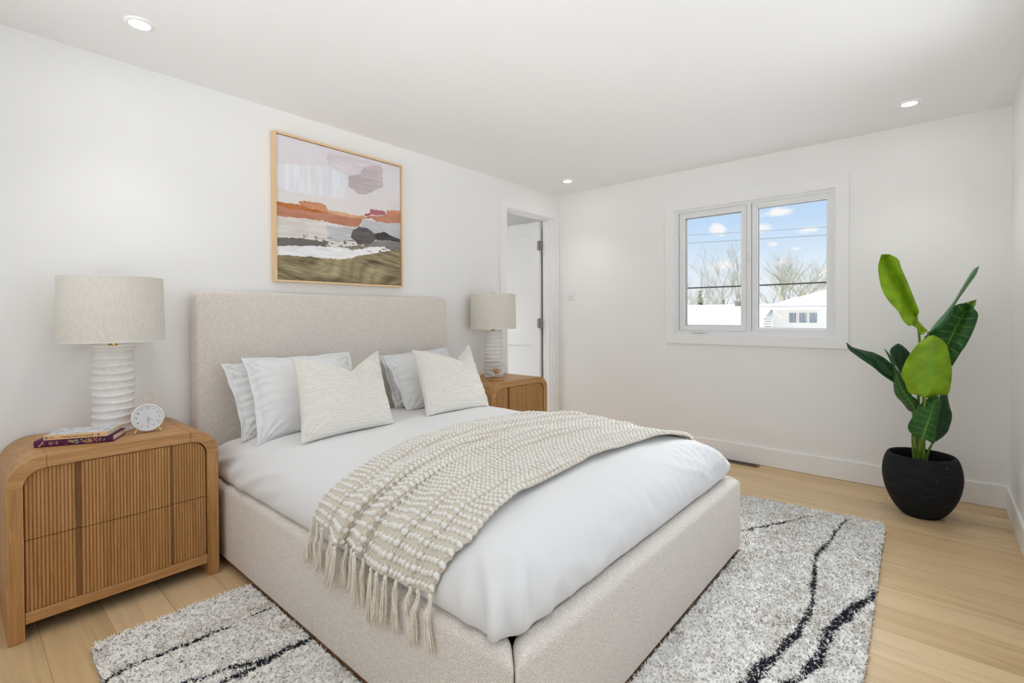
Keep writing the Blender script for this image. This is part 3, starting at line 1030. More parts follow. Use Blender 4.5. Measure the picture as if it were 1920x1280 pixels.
# ================================================================== lamps
def make_lamp():
    t = thing('table_lamp', None, None)
    seg = 72
    zs, rs = [], []
    prof = [(0.0, 0.0), (0.074, 0.0), (0.076, 0.004), (0.0765, 0.012)]
    z = 0.012
    pitch = 0.0326
    n = 11
    for i in range(n):
        for q, r in ((0.08, 0.0765), (0.20, 0.0750), (0.42, 0.0745), (0.60, 0.0755), (0.68, 0.0765), (0.73, 0.0780), (0.79, 0.0768), (0.83, 0.0785), (0.88, 0.0772), (0.92, 0.0795), (0.97, 0.0790)):
            prof.append((r, z + (i + q) * pitch))
    prof += [(0.0765, 0.378), (0.079, 0.381), (0.0805, 0.385), (0.079, 0.388), (0.0, 0.389)]
    vs, fs = [], []
    for r, zz in prof:
        for k in range(seg):
            a = 2 * PI * k / seg
            edge = min(1.0, zz / 0.03, max(0.0, (0.385 - zz) / 0.05)) if r > 0.01 else 0
            dz = edge * (0.0045 * math.sin(a + 0.7) + 0.0018 * math.sin(3 * a + zz * 60))
            dr = edge * 0.0012 * math.sin(2 * a + zz * 37)
            vs.append(((r + dr) * math.cos(a), (r + dr) * math.sin(a), zz + dz))
    for i in range(len(prof) - 1):
        for k in range(seg):
            k2 = (k + 1) % seg
            fs.append((i * seg + k, i * seg + k2, (i + 1) * seg + k2, (i + 1) * seg + k))
    mesh_obj('ceramic_base', vs, fs, CERAMIC, t, True)
    MB().lathe([(0.0, 0.388), (0.018, 0.388), (0.018, 0.393), (0.013, 0.394), (0.013, 0.415), (0.0, 0.415)], 24).build('neck', BRASS, t, True)
    sh = MB().lathe([(0.1935, 0.407), (0.1885, 0.692), (0.1865, 0.692), (0.1915, 0.407)], 96, close=True)
    shade = auto_smooth(sh.build('lamp_shade', LINEN, t), 50)
    for rr, zz in ((0.1925, 0.407), (0.1877, 0.692)):
        rm = MB().lathe([(rr + 0.0016, zz - 0.001), (rr + 0.0016, zz + 0.0025), (rr - 0.0016, zz + 0.0025), (rr - 0.0016, zz - 0.001)], 96, close=True)
        auto_smooth(rm.build('rim_tape', plain('rim_white', (236, 233, 228), 0.8) if 'rim_white' not in bpy.data.materials else bpy.data.materials['rim_white'], shade), 50)
    sp = MB()
    for k in range(3):
        a = 2 * PI * k / 3 + 0.4
        sp.tube([(0.01 * math.cos(a), 0.01 * math.sin(a), 0.686), (0.185 * math.cos(a), 0.185 * math.sin(a), 0.687)], 0.0018, 6)
    for s in (-1, 1):
        sp.tube(spline([(s * 0.012, 0, 0.42), (s * 0.05, 0, 0.47), (s * 0.05, 0, 0.60), (s * 0.02, 0, 0.67), (0, 0, 0.69)], 20), 0.0018, 6)
    sp.lathe([(0.0, 0.415), (0.015, 0.415), (0.015, 0.455), (0.0, 0.455)], 16)
    auto_smooth(sp.build('harp', BRASS, t))
    MB().lathe([(0.0, 0.688), (0.012, 0.688), (0.012, 0.694), (0.0055, 0.695), (0.0055, 0.700), (0.013, 0.701), (0.013, 0.707), (0.0, 0.708)], 20).build('finial', BRASS, t)
    MB().lathe([(0.0, 0.455), (0.012, 0.458), (0.014, 0.48), (0.029, 0.52), (0.026, 0.548), (0.0, 0.562)], 20).build('bulb', plain('frosted_bulb', (235, 233, 228), 0.4), t, True)
    return t


lamp = make_lamp()
lamp.location = (-3.716, -0.197, 0.6755)
meta(lamp, 'white ribbed ceramic lamp behind the alarm clock and books', 'table lamp', 'ribbed ceramic table lamps')
l2 = copy_tree(lamp)
l2.location = (-1.208, -0.2, 0.6755)
meta(l2, 'white ribbed ceramic lamp behind the glass globe, beside the door', 'table lamp', 'ribbed ceramic table lamps')


# ================================================================== text helper
def text_mesh(name, body, size, m, parent, xf, extrude=0.0002, align='CENTER'):
    cu = bpy.data.curves.new(name, 'FONT')
    cu.body = body
    cu.size = size
    cu.align_x = align
    cu.align_y = 'CENTER'
    cu.extrude = extrude
    cu.resolution_u = 3
    o = bpy.data.objects.new(name, cu)
    COL.objects.link(o)
    dg = bpy.context.evaluated_depsgraph_get()
    me = bpy.data.meshes.new_from_object(o.evaluated_get(dg))
    bpy.data.objects.remove(o)
    bpy.data.curves.remove(cu)
    me.name = name
    me.transform(xf)
    me.materials.clear()
    me.materials.append(m)
    return link(bpy.data.objects.new(name, me), parent)


INK = plain('dark_ink', (70, 68, 66), 0.7, 0.1)
# ================================================================== alarm clock
CW = plain('clock_white_enamel', (238, 238, 236), 0.35, 0.4)
CF = plain('clock_face_white', (229, 231, 232), 0.6, 0.2)
t = thing('alarm_clock', 'round white alarm clock with brass feet and ring handle', 'alarm clock', (-3.622, -0.345, 0.6755), rz=math.radians(-9))
tilt = Matrix.Translation((0, 0, 0.066)) @ Matrix.Rotation(math.radians(-9), 4, 'X') @ Matrix.Rotation(math.radians(90), 4, 'X')
body = MB().lathe([(0.0, -0.032), (0.052, -0.032), (0.0585, -0.026), (0.0605, -0.015), (0.0605, 0.002), (0.059, 0.006), (0.0555, 0.0075), (0.0535, 0.005), (0.0535, 0.001), (0.0, 0.001)], 64)
auto_smooth(body.build('case', CW, t, xf=tilt), 40)
fc = MB().lathe([(0.0, 0.0014), (0.0533, 0.0014), (0.0533, 0.0022), (0.0, 0.0022)], 64).build('dial', CF, t, xf=tilt)
for h in range(1, 13):
    a = math.radians(90 - 30 * h)
    xf = tilt @ Matrix.Translation((0.0415 * math.cos(a), 0.0415 * math.sin(a), 0.0025))
    text_mesh('numeral', str(h), 0.0115, INK, fc, xf)
tk = MB()
for i in range(60):
    a = 2 * PI * i / 60
    c_, s_ = math.cos(a), math.sin(a)
    r0 = 0.0495
    q = 0.0003
    tk.add([(r0 * c_ - q * s_, r0 * s_ + q * c_, 0.0024), (r0 * c_ + q * s_, r0 * s_ - q * c_, 0.0024), (0.0515 * c_ + q * s_, 0.0515 * s_ - q * c_, 0.0024), (0.0515 * c_ - q * s_, 0.0515 * s_ + q * c_, 0.0024)], [(0, 1, 2, 3)])
tk.build('minute_marks', INK, fc, xf=tilt)
HAND = plain('clock_hand_pale', (205, 205, 202), 0.4, 0.3)
for deg, L_, w_, mt in ((183, 0.036, 0.0016, HAND), (128, 0.026, 0.002, HAND), (167, 0.03, 0.0008, INK)):
    a = math.radians(90 - deg)
    dx, dy = math.cos(a), math.sin(a)
    hm = MB().add([(-dy * w_, dx * w_, 0.0032), (dy * w_, -dx * w_, 0.0032), (dx * L_ + dy * w_ * 0.5, dy * L_ - dx * w_ * 0.5, 0.0032), (dx * L_ - dy * w_ * 0.5, dy * L_ + dx * w_ * 0.5, 0.0032)], [(0, 1, 2, 3)])
    hm.build('hand', mt, fc, xf=tilt)
MB().lathe([(0.0, 0.0024), (0.003, 0.0024), (0.003, 0.0042), (0.0, 0.0045)], 16).build('hub', HAND, fc, xf=tilt)
MB().lathe([(0.0, 0.0055), (0.0535, 0.0055), (0.0535, 0.0058), (0.0, 0.0058)], 48).build('crystal', PANE, t, xf=tilt)
for s in (-1, 1):
    a = math.radians(-90 + s * 40)
    p0 = tilt @ Vector((0.059 * math.cos(a), 0.059 * math.sin(a), -0.004))
    p1 = Vector((s * 0.0485, -0.012, 0.0015))
    mb = MB().tube([p0, p0.lerp(p1, 0.45), p0.lerp(p1, 0.55), p0.lerp(p1, 0.9), p1], [0.0035, 0.003, 0.0045, 0.003, 0.0022], 12)
    auto_smooth(mb.build('foot', PALE_BRASS, t), 50)
hd = MB()
top = tilt @ Vector((0, 0.0605, -0.010))
hd.tube([top, top + Vector((0, 0.001, 0.011))], [0.0036, 0.0028], 12)
cc = top + Vector((0, 0.001, 0.011 + 0.0185))
hd.tube([cc + Vector((0.0195 * math.sin(2 * PI * k / 40), 0, -0.0195 * math.cos(2 * PI * k / 40))) for k in range(41)], 0.0011, 8, caps=False)
auto_smooth(hd.build('ring_handle', PALE_BRASS, t), 50)

# ================================================================== books
def make_book(name, label, loc, ang, L_, D_, T_, cover, hard, cover_mats):
    """local x runs along the spine, y from spine to fore edge"""
    t = thing(name, label, 'book', loc, rz=ang, group='stacked books')
    o = 0.004 if hard else 0.0
    ct = 0.0026 if hard else 0.0008
    cv = MB()
    cv.rbox(0, L_, 0.002, D_, 0, ct, 0.0006, 1).rbox(0, L_, 0.002, D_, T_ - ct, T_, 0.0006, 1)
    n = 8
    prof = [(-0.002 * math.sin(PI * k / n) * (1.6 if hard else 0.5) + 0.002, T_ * k / n) for k in range(n + 1)]
    prof = prof + [(0.0045, T_), (0.0045, 0)]
    cv.prism([(y, z) for y, z in prof], 0, 0, L_)
    auto_smooth(cv.build('cover', cover, t), 40)
    pg = MB().rbox(o, L_ - o, 0.004, D_ - o, ct, T_ - ct, 0.0004, 1)
    pg.build('pages', plain('book_pages', (222, 208, 180), 0.9, 0.05, var=0.03, scale=300) if 'book_pages' not in bpy.data.materials else bpy.data.materials['book_pages'], t)
    return t


PURPLE = plain('plum_cloth', (92, 40, 78), 0.7, 0.2, var=0.08, scale=60)
b1 = make_book('book', 'thick plum hardcover book with floral spine, bottom of the stack', (-3.987, -0.319, 0.6757), math.radians(-26.8), 0.254, 0.150, 0.0255, PURPLE, True, None)
GOLD = plain('spine_gold', (206, 180, 128), 0.5, 0.3)
SAGE = plain('spine_sage', (150, 172, 150), 0.7, 0.1)
ORNG = plain('spine_orange', (206, 122, 72), 0.7, 0.1)
CRIM = plain('spine_rust', (150, 70, 50), 0.7, 0.1)


def dots(mb, n, x0, x1, z0, z1, rmin, rmax, seed):
    r_ = random.Random(seed)
    for _ in range(n):
        x, z, r = r_.uniform(x0, x1), r_.uniform(z0, z1), r_.uniform(rmin, rmax)
        k = r_.choice((5, 6, 7))
        ph = r_.uniform(0, 6)
        e = r_.uniform(0.45, 1)
        rot = r_.uniform(0, PI)
        pts = []
        for i in range(k * 2):
            a = ph + PI * i / k
            q = r * (1 if i % 2 else 0.6)
            u, v_ = q * math.cos(a), q * e * math.sin(a)
            pts.append((x + u * math.cos(rot) - v_ * math.sin(rot), z + u * math.sin(rot) + v_ * math.cos(rot)))
        mb.prism(pts, 1, -0.0018 - r_.uniform(0, 0.0003), 0.002)


orn = []
for m_, n_, x0, x1, s_ in ((SAGE, 44, 0.107, 0.188, 1), (GOLD, 30, 0.10, 0.20, 2), (ORNG, 26, 0.150, 0.202, 3), (CRIM, 12, 0.098, 0.125, 4)):
    mb = MB()
    dots(mb, n_, x0, x1, 0.005, 0.021, 0.0015, 0.0036, s_)
    mb.build('spine_flowers', m_, b1)
for m_, n_, s_ in ((GOLD, 12, 5), (CRIM, 4, 6)):
    mb = MB()
    dots(mb, n_, 0.014, 0.034, 0.005, 0.020, 0.0014, 0.0032, s_)
    mb.build('spine_crest', m_, b1)
mb = MB()
dots(mb, 4, 0.222, 0.228, 0.008, 0.018, 0.002, 0.004, 9)
mb.build('spine_mark', SAGE, b1)
r_ = random.Random(3)
for cols_ in (((0.047, 0.008, 0.010), (0.051, 0.006, 0.013), (0.055, 0.006, 0.013), (0.062, 0.010, 0.005), (0.069, 0.006, 0.013), (0.073, 0.007, 0.011)), ((0.208, 0.007, 0.012), (0.212, 0.007, 0.012))):
    tl = MB()
    for x, zz, h_ in cols_:
        z = zz
        while z < zz + h_:
            q = r_.uniform(0.0008, 0.0022)
            tl.prism([(x, z), (x + 0.0018, z), (x + 0.0018, z + q), (x, z + q)], 1, -0.0018, 0.002)
            z += q + 0.0007
    tl.build('spine_lettering', GOLD, b1)

PEACH = plain('peach_paper', (232, 190, 140), 0.6, 0.2)
b2 = make_book('book', 'slim peach-spined paperback lying on top of the plum book', (-3.961, -0.336, 0.7017), math.radians(-28.0), 0.206, 0.142, 0.019, PEACH, False, None)
CVR, cnt, cb = mat('grey_cover_art', (205, 208, 210), 0.35, 0.4)
v = objcoord(cnt, (22, 14, 1))
n = N(cnt, 'ShaderNodeTexNoise', inp={'Scale': 1.0, 'Detail': 4.0, 'Distortion': 2.5})
cnt.links.new(v, n.inputs['Vector'])
r = ramp(cnt, [(0.3, lin((150, 158, 164))), (0.45, lin((196, 202, 206))), (0.55, lin((226, 226, 224))), (0.8, lin((216, 206, 196)))])
cnt.links.new(n.outputs[0], r.inputs[0])
cnt.links.new(r.outputs[0], cb.inputs['Base Color'])
MB().box(0.0006, 0.2054, 0.004, 0.1414, 0.0190, 0.0193).build('cover_picture', CVR, b2)
face = Matrix(((1, 0, 0, 0), (0, 0, -1, 0), (0, 1, 0, 0), (0, 0, 0, 1)))
text_mesh('spine_title', 'Coming Home to Yourself', 0.0098, INK, b2, Matrix.Translation((0.107, 0.0009, 0.0095)) @ face, 0.0004)
EMB = plain('emblem_grey', (130, 120, 105), 0.7)
for x in (0.009, 0.177):
    MB().prism([(x + 0.0045 * math.cos(2 * PI * k / 20), 0.0095 + 0.0045 * math.sin(2 * PI * k / 20)) for k in range(20)], 1, 0.0007, 0.002).build('spine_emblem', EMB, b2)
mk = MB()
for i in range(5):
    mk.prism([(0.018 + i * 0.0032, 0.008), (0.0205 + i * 0.0032, 0.008), (0.0205 + i * 0.0032, 0.0112), (0.018 + i * 0.0032, 0.0112)], 1, 0.0007, 0.002)
mk.build('spine_imprint', EMB, b2)

# ================================================================== glass globe with dried flowers
t = thing('glass_terrarium', 'small glass globe of dried flowers on a round wooden base', 'terrarium', (-1.325, -0.345, 0.6757))
t.scale = (1.08, 1.08, 1.08)
MB().lathe([(0.0, 0.0), (0.055, 0.0), (0.057, 0.003), (0.057, 0.013), (0.054, 0.016), (0.0, 0.016)], 40).build('wooden_base', BASEWOOD, t)
gl = MB()
gp = []
for k in range(25):
    a = -PI / 2 + 0.72 + (PI - 0.72) * k / 24
    gp.append((max(0.072 * math.cos(a), 0.0), 0.016 + 0.0545 + 0.072 * math.sin(a)))
gl.lathe(gp, 56)
gl.f = [f for f in gl.f if len(f) == 4]
gl.build('glass_globe', GLOBE, t, True)
gv = MB()
r_ = random.Random(11)
for i in range(330):
    a, q = r_.uniform(0, 2 * PI), 0.052 * math.sqrt(r_.random())
    z = 0.0165 + r_.uniform(0.002, 0.024) + 0.008 * (q / 0.052)
    s = r_.uniform(0.003, 0.006)
    bm = bmesh.new()
    bmesh.ops.create_icosphere(bm, subdivisions=1, radius=s)
    for vv in bm.verts:
        vv.co = Vector((q * math.cos(a), q * math.sin(a), z)) + vv.co * r_.uniform(0.8, 1.1)
    gv.frombm(bm)
meta(gv.build('white_pebbles', plain('white_pebble', (232, 230, 228), 0.6), t, True), kind='stuff')
DRY = plain('dried_straw', (204, 150, 86), 0.9, 0.05, var=0.2, scale=90)
fl = MB()
for i in range(16):
    a = 2 * PI * i / 16 + r_.uniform(-0.2, 0.2)
    s = r_.uniform(0.012, 0.036)
    hh = r_.uniform(0.062, 0.098)
    p0, p1 = Vector((0.004 * math.cos(a), 0.004 * math.sin(a), 0.028)), Vector((s * math.cos(a), s * math.sin(a), hh))
    mid = p0.lerp(p1, 0.5) + Vector((0, 0, 0.006))
    fl.tube(spline([p0, mid, p1], 8), [0.0009] * 3 + [0.003, 0.0048, 0.0052, 0.0035, 0.0006], 6)
fl.build('dried_flower', DRY, t, True)
tw = MB()
for i in range(7):
    a = 2 * PI * i / 7 + 0.3
    tw.tube(spline([(0, 0, 0.026), (0.018 * math.cos(a), 0.018 * math.sin(a), 0.06), (0.036 * math.cos(a + 0.3), 0.036 * math.sin(a + 0.3), 0.088)], 8), 0.0008, 5)
tw.build('twig', plain('dark_twig', (120, 104, 92), 0.9), t, True)

# ================================================================== bed
BX0, BX1, BY0 = -3.355, -1.635, -2.285       # outer rails, foot face
RT = 0.385
bed = thing('bed', 'cream boucle upholstered bed with tall headboard and low rails', 'bed', (-2.4975, -1.2, 0))


def soft_prism(name, poly, axis, a, b, r, parent, m=BOUCLE, seg=4):
    mb = MB().prism(poly, axis, a, b)
    bm = bmesh.new()
    vs = [bm.verts.new(v) for v in mb.v]
    for f in mb.f:
        bm.faces.new([vs[i] for i in f])
    bmesh.ops.recalc_face_normals(bm, faces=bm.faces[:])
    bmesh.ops.bevel(bm, geom=bm.edges[:], offset=r, segments=seg, profile=0.5, affect='EDGES')
    o = MB().frombm(bm).build(name, m, parent, True, world=True)
    return auto_smooth(o, 50)


# headboard: rounded upper corners, puffy edges
hb = []
hx0, hx1, hz = -3.366, -1.648, 1.329
rr = 0.045
for k in range(9):
    a = PI - PI / 2 * k / 8
    hb.append((hx0 + rr + rr * math.cos(a), hz - rr + rr * math.sin(a)))
for k in range(9):
    a = PI / 2 - PI / 2 * k / 8
    hb.append((hx1 - rr + rr * math.cos(a), hz - rr + rr * math.sin(a)))
hb += [(hx1, 0.03), (hx0, 0.03)]
mb = MB().prism(hb, 1, -0.125, -0.02)
bm = bmesh.new()
vs = [bm.verts.new(v) for v in mb.v]
for f in mb.f:
    bm.faces.new([vs[i] for i in f])
bmesh.ops.recalc_face_normals(bm, faces=bm.faces[:])
sel = [e for e in bm.edges if abs(e.verts[0].co.y - e.verts[1].co.y) < 1e-6]
bmesh.ops.bevel(bm, geom=sel, offset=0.018, segments=4, profile=0.5, affect='EDGES')
auto_smooth(MB().frombm(bm).build('headboard', BOUCLE, bed, True, world=True), 50)
TK = 0.085
soft_prism('side_rail', [(BX0, -0.128), (BX0, BY0 + 0.0015), (BX0 + TK, BY0 + TK + 0.0015), (BX0 + TK, -0.128)], 2, 0.03, RT, 0.026, bed)
soft_prism('side_rail', [(BX1, -0.128), (BX1 - TK, -0.128), (BX1 - TK, BY0 + TK + 0.0015), (BX1, BY0 + 0.0015)], 2, 0.03, RT, 0.026, bed)
soft_prism('foot_rail', [(BX0 + 0.0015, BY0), (BX1 - 0.0015, BY0), (BX1 - TK - 0.0015, BY0 + TK), (BX0 + TK + 0.0015, BY0 + TK)], 2, 0.03, RT, 0.026, bed)
for x, y in ((BX0 + 0.05, BY0 + 0.05), (BX1 - 0.05, BY0 + 0.03), (BX0 + 0.05, -0.2), (BX1 - 0.05, -0.2)):
    MB().rbox(x - 0.04, x + 0.04, y - 0.025, y + 0.025, 0.001, 0.0305, 0.003, 1).build('foot', FOOTWOOD, bed, world=True)
MB().rbox(BX0 + 0.01, BX1 - 0.01, BY0 + 0.012, -0.03, 0.02, 0.032, 0.002, 1).build('under_panel', FOOTWOOD, bed, world=True)

# ------------------------------------------------------------------ duvet
DX_0, DX_1, DY_0, DY_1 = -3.337, -1.655, -2.238, -0.137
PROF = [(0.10, 0.3865), (0.05, 0.386), (0.02, 0.388), (0.006, 0.40), (0.0, 0.425), (0.004, 0.455), (0.018, 0.488), (0.042, 0.52), (0.075, 0.546), (0.115, 0.566), (0.17, 0.582), (0.25, 0.592), (0.36, 0.598), (0.55, 0.602), (0.78, 0.604)]
pf = spline(PROF, 74)
cxd, cyd = (DX_0 + DX_1) / 2, (DY_0 + DY_1) / 2
hxd, hyd = (DX_1 - DX_0) / 2, (DY_1 - DY_0) / 2
NS, NC = (110, 130), 14


def rrect(d):
    """loop of the duvet outline at inset d, counter-clockwise from the foot side"""
    a, b = hxd - d, hyd - d
    rc = min(0.055 + 0.6 * d, a * 0.9, b * 0.9)
    out, tag = [], []
    def side(p, q, n):
        for i in range(n):
            f = i / n
            out.append((p[0] + (q[0] - p[0]) * f, p[1] + (q[1] - p[1]) * f))
    def corner(c, a0):
        for i in range(NC):
            t = a0 + PI / 2 * i / NC
            out.append((c[0] + rc * math.cos(t), c[1] + rc * math.sin(t)))
    side((-a + rc, -b), (a - rc, -b), NS[0])
    corner((a - rc, -b + rc), -PI / 2)
    side((a, -b + rc), (a, b - rc), NS[1])
    corner((a - rc, b - rc), 0)
    side((a - rc, b), (-a + rc, b), NS[0])
    corner((-a + rc, b - rc), PI / 2)
    side((-a, b - rc), (-a, -b + rc), NS[1])
    corner((-a + rc, -b + rc), PI)
    return np.array(out)


loops = [np.column_stack([rrect(d) + np.array((cxd, cyd)), np.full(2 * (NS[0] + NS[1]) + 4 * NC, z)]) for d, z in pf]
G = np.array(loops)                                    # (k, perimeter, 3)
K_, P_ = G.shape[:2]
du = np.roll(G, -1, 1) - np.roll(G, 1, 1)
dk = np.gradient(G, axis=0)
nrm = np.cross(du, dk)
nrm /= np.maximum(np.linalg.norm(nrm, axis=2, keepdims=True), 1e-9)
x, y, z = G[..., 0], G[..., 1], G[..., 2]
slope = np.clip((0.59 - z) / 0.15, 0, 1)
per = np.cumsum(np.linalg.norm(np.roll(G[20], -1, 0) - G[20], axis=1))[None, :] + 0 * z
w1 = fbm(x * 5 + z * 3, y * 5 + z * 2, 4, 5) * 0.009
w2 = (1 - np.abs(fbm(x * 3.2 + 2 * y + z * 4, y * 2.1 - x + z * 3, 3, 15)) * 2.2) ** 5
w2 = np.clip(w2, 0, 1) * 0.006
w3 = fbm(per * 22, z * 5, 3, 25) * 0.007 * slope * np.clip((z - 0.40) / 0.06, 0, 1)
disp = w1 * (0.5 + 0.5 * slope) + w2 * (0.3 + slope) + w3
# vertical pleats at the near foot corner and slanting creases at the far one
dc = np.hypot(x - DX_0, y - DY_0)
hang = np.clip((0.56 - z) / 0.1, 0, 1) * np.clip((z - 0.385) / 0.02, 0, 1)
al = (x - DX_0) - (y - DY_0)
disp += 0.016 * np.exp(-(dc / 0.20) ** 2) * np.sin(al * 62 + z * 9) * hang
disp += 0.014 * np.exp(-((al + 0.03 - (z - 0.42) * 0.22) / 0.022) ** 2) * np.exp(-(dc / 0.3) ** 2) * hang
dc2 = np.hypot(x - DX_1, y - DY_0)
disp += 0.009 * np.exp(-(dc2 / 0.32) ** 2) * np.sin((x * 0.9 + y * 0.4 - z * 0.9) * 120 + 2 * fbm(x * 8, y * 8, 2, 31)) * np.clip((0.6 - z) / 0.05, 0, 1) * np.clip((z - 0.40) / 0.05, 0, 1)
# hollow creases running down from the near side at the head end
disp += 0.006 * np.sin((y * 0.8 + z * 1.3) * 40 + 3 * fbm(y * 3, z * 6, 2, 41)) * np.exp(-((x - DX_0) / 0.10) ** 2) * np.clip((y + 1.2) / 0.6, 0, 1) * hang
# lies flatter where the throw weighs it down
under_t = np.clip((y + 2.09) / 0.05, 0, 1) * np.clip((-1.06 - y) / 0.05, 0, 1)
disp *= 1 - 0.8 * under_t
disp *= np.clip((z - 0.387) / 0.03, 0.0, 1)
G = G + nrm * disp[..., None]
top_c = G[-1].mean(0)
F = grid_faces(P_, K_, True)
Gv = np.transpose(G, (1, 0, 2)).reshape(-1, 3)
duvet = mesh_obj('duvet', Gv, F, COTTON, None, True)
# close the middle
bm = bmesh.new()
bm.from_mesh(duvet.data)
bm.verts.ensure_lookup_table()
bm.faces.new([bm.verts[i * K_ + K_ - 1] for i in range(P_)])
bmesh.ops.recalc_face_normals(bm, faces=bm.faces[:])
for f_ in bm.faces:
    f_.smooth = True
bm.to_mesh(duvet.data)
bm.free()
meta(duvet, 'plain white duvet covering the bed between the boucle rails', 'duvet')


# ------------------------------------------------------------------ pillows
def pillow(name, label, cat, BL, BR, TR, TL, tf, tb, m, nu=110, nv=110, e=(0.05, 0.05), flange=0.0, notch=0.0, nu0=0.0, ripples=0, seed=0, group=None, wr=0.006):
    BL, BR, TR, TL = (np.array(q, float) for q in (BL, BR, TR, TL))
    u = np.sin(np.linspace(-PI / 2, PI / 2, nu)) * 0.35 + np.linspace(-1, 1, nu) * 0.65
    v = (np.sin(np.linspace(-PI / 2, PI / 2, nv)) * 0.35 + np.linspace(-1, 1, nv) * 0.65) if not ripples else np.linspace(-1, 1, nv)
    U, V = np.meshgrid(u, v, indexing='ij')
    Uo = U * (1 - e[0] * (1 - V ** 2) ** 1.0) + 0.012 * (1 - V ** 2) * fbm(V * 4, 0 * V + seed, 2, seed)
    Vo = V * (1 - e[1] * (1 - U ** 2) ** 1.0)
    vn = np.where(U < nu0, (U + 1) / (nu0 + 1), (1 - U) / (1 - nu0)) ** 1.25
    Vo = Vo - notch * vn * np.clip((V + 1) / 2, 0, 1) ** 2.5
    a, b = (Uo + 1) / 2, (Vo + 1) / 2
    B = ((1 - a) * (1 - b))[..., None] * BL + (a * (1 - b))[..., None] * BR + (a * b)[..., None] * TR + ((1 - a) * b)[..., None] * TL
    nn = np.cross(BR - BL, TL - BL)
    nn /= np.linalg.norm(nn)               # towards the viewer's side of the bed
    fi = 1 - flange
    uu, vv = np.clip(np.abs(U) / fi, 0, 1), np.clip(np.abs(V) / fi, 0, 1)
    prof = ((1 - uu ** 2.4) * (1 - vv ** 2.4)) ** 0.5
    # fuller lower down, as a leaning pillow sags
    prof = prof * (1.0 + 0.22 * (-V) * (1 - U ** 2))
    if notch:
        prof = prof * (1 - 0.55 * np.exp(-((U - nu0) / 0.16) ** 2) * np.clip((V - 0.1) / 0.9, 0, 1) ** 1.2)
    wrk = fbm(U * 2.2 + seed, V * 2.2, 4, seed + 3) * wr * 1.3
    dl = np.hypot(1 - np.abs(U), 1 - np.abs(V))
    ang = np.arctan2(1 - np.abs(V) + 1e-6, 1 - np.abs(U) + 1e-6)
    wrk = wrk + wr * 0.9 * np.sin(ang * 17 + seed + 2 * fbm(U * 3, V * 3, 2, seed + 9)) * np.exp(-((dl - 0.28) / 0.2) ** 2)
    wrk = wrk + wr * 0.7 * np.sin(V * 30 + 4 * fbm(U * 2.5, V * 2.5, 3, seed + 11)) * np.exp(-((1 - np.abs(U)) / 0.28) ** 2) * np.clip((1 - np.abs(U)) / 0.08, 0, 1)
    if flange:
        st = np.maximum(np.abs(U), np.abs(V))
        wrk = wrk - 0.004 * np.exp(-((st - fi) / 0.018) ** 2)
        wav = 0.006 * np.sin(V * 9 + seed) * np.clip((np.abs(U) - fi) / flange, 0, 1) + 0.005 * np.sin(U * 11 + seed) * np.clip((np.abs(V) - fi) / flange, 0, 1)
    else:
        wav = 0
    edge = np.clip(1 - np.maximum(np.abs(U), np.abs(V)), 0, 0.05) / 0.05
    rip = 0
    if ripples:
        ph = V * ripples * PI / 2 + 1.1 * fbm(U * 3, V * 4, 2, seed + 21) + 0.35 * fbm(U * 22, V * 12, 2, seed + 22)
        rip = 0.0065 * (np.abs(np.sin(ph)) ** 0.9) * (0.7 + 0.5 * fbm(U * 9, V * 30, 2, seed + 23)) * np.clip(edge * 2, 0, 1)
    front = B + nn * (prof * tf + wrk * np.clip(edge, 0, 1) + wav + 0.002 + rip)[..., None]
    back = B - nn * (prof * tb - wav + 0.002)[..., None]
    verts = np.vstack([front.reshape(-1, 3), back.reshape(-1, 3)])
    # rest on the duvet instead of sinking into it
    din = np.minimum(np.minimum(verts[:, 0] - DX_0, DX_1 - verts[:, 0]), np.minimum(verts[:, 1] - DY_0, DY_1 - verts[:, 1]))
    pa = np.array(PROF[4:])
    zd = np.interp(din, pa[:, 0], pa[:, 1], left=0.40) + 0.004
    verts[:, 2] = np.where(verts[:, 2] < zd, zd + (verts[:, 2] - zd) * 0.02, verts[:, 2])
    gf = grid_faces(nu, nv)
    n0 = nu * nv
    idx = np.arange(n0).reshape(nu, nv)
    bl = np.concatenate([idx[:-1, 0], idx[-1, :-1], idx[:0:-1, -1], idx[0, :0:-1]])
    b2_ = np.roll(bl, -1)
    rim = np.stack([bl, bl + n0, b2_ + n0, b2_], -1)
    o = mesh_obj(name, verts, np.vstack([gf, gf[:, ::-1] + n0, rim]), m, None, True)
    meta(o, label, cat, group)
    return o


pillow('bed_pillow', 'white flanged pillow leaning on the headboard nearest the near nightstand', 'pillow', (-3.250, -0.40, 0.572), (-2.60, -0.40, 0.58), (-2.63, -0.20, 0.955), (-3.279, -0.20, 0.946), 0.06, 0.045, COTTON, e=(0.06, 0.06), flange=0.09, seed=1, group='white pillows')
pillow('bed_pillow', 'white flanged pillow just behind the left ribbed cream cushion', 'pillow', (-3.236, -0.54, 0.562), (-2.60, -0.53, 0.59), (-2.599, -0.30, 0.978), (-3.215, -0.30, 0.980), 0.07, 0.035, COTTON, e=(0.075, 0.07), flange=0.09, seed=2, group='white pillows')
pillow('bed_pillow', 'white pillow against the headboard, its far corner above the right cushion', 'pillow', (-2.334, -0.40, 0.575), (-1.71, -0.40, 0.575), (-1.722, -0.20, 0.955), (-2.316, -0.20, 0.928), 0.05, 0.045, COTTON, e=(0.035, 0.05), flange=0.09, seed=3, group='white pillows')
pillow('bed_pillow', 'white pillow half hidden behind the right ribbed cream cushion', 'pillow', (-2.335, -0.53, 0.575), (-1.80, -0.53, 0.585), (-1.83, -0.30, 0.935), (-2.360, -0.30, 0.935), 0.06, 0.035, COTTON, e=(0.04, 0.05), flange=0.07, seed=4, group='white pillows')
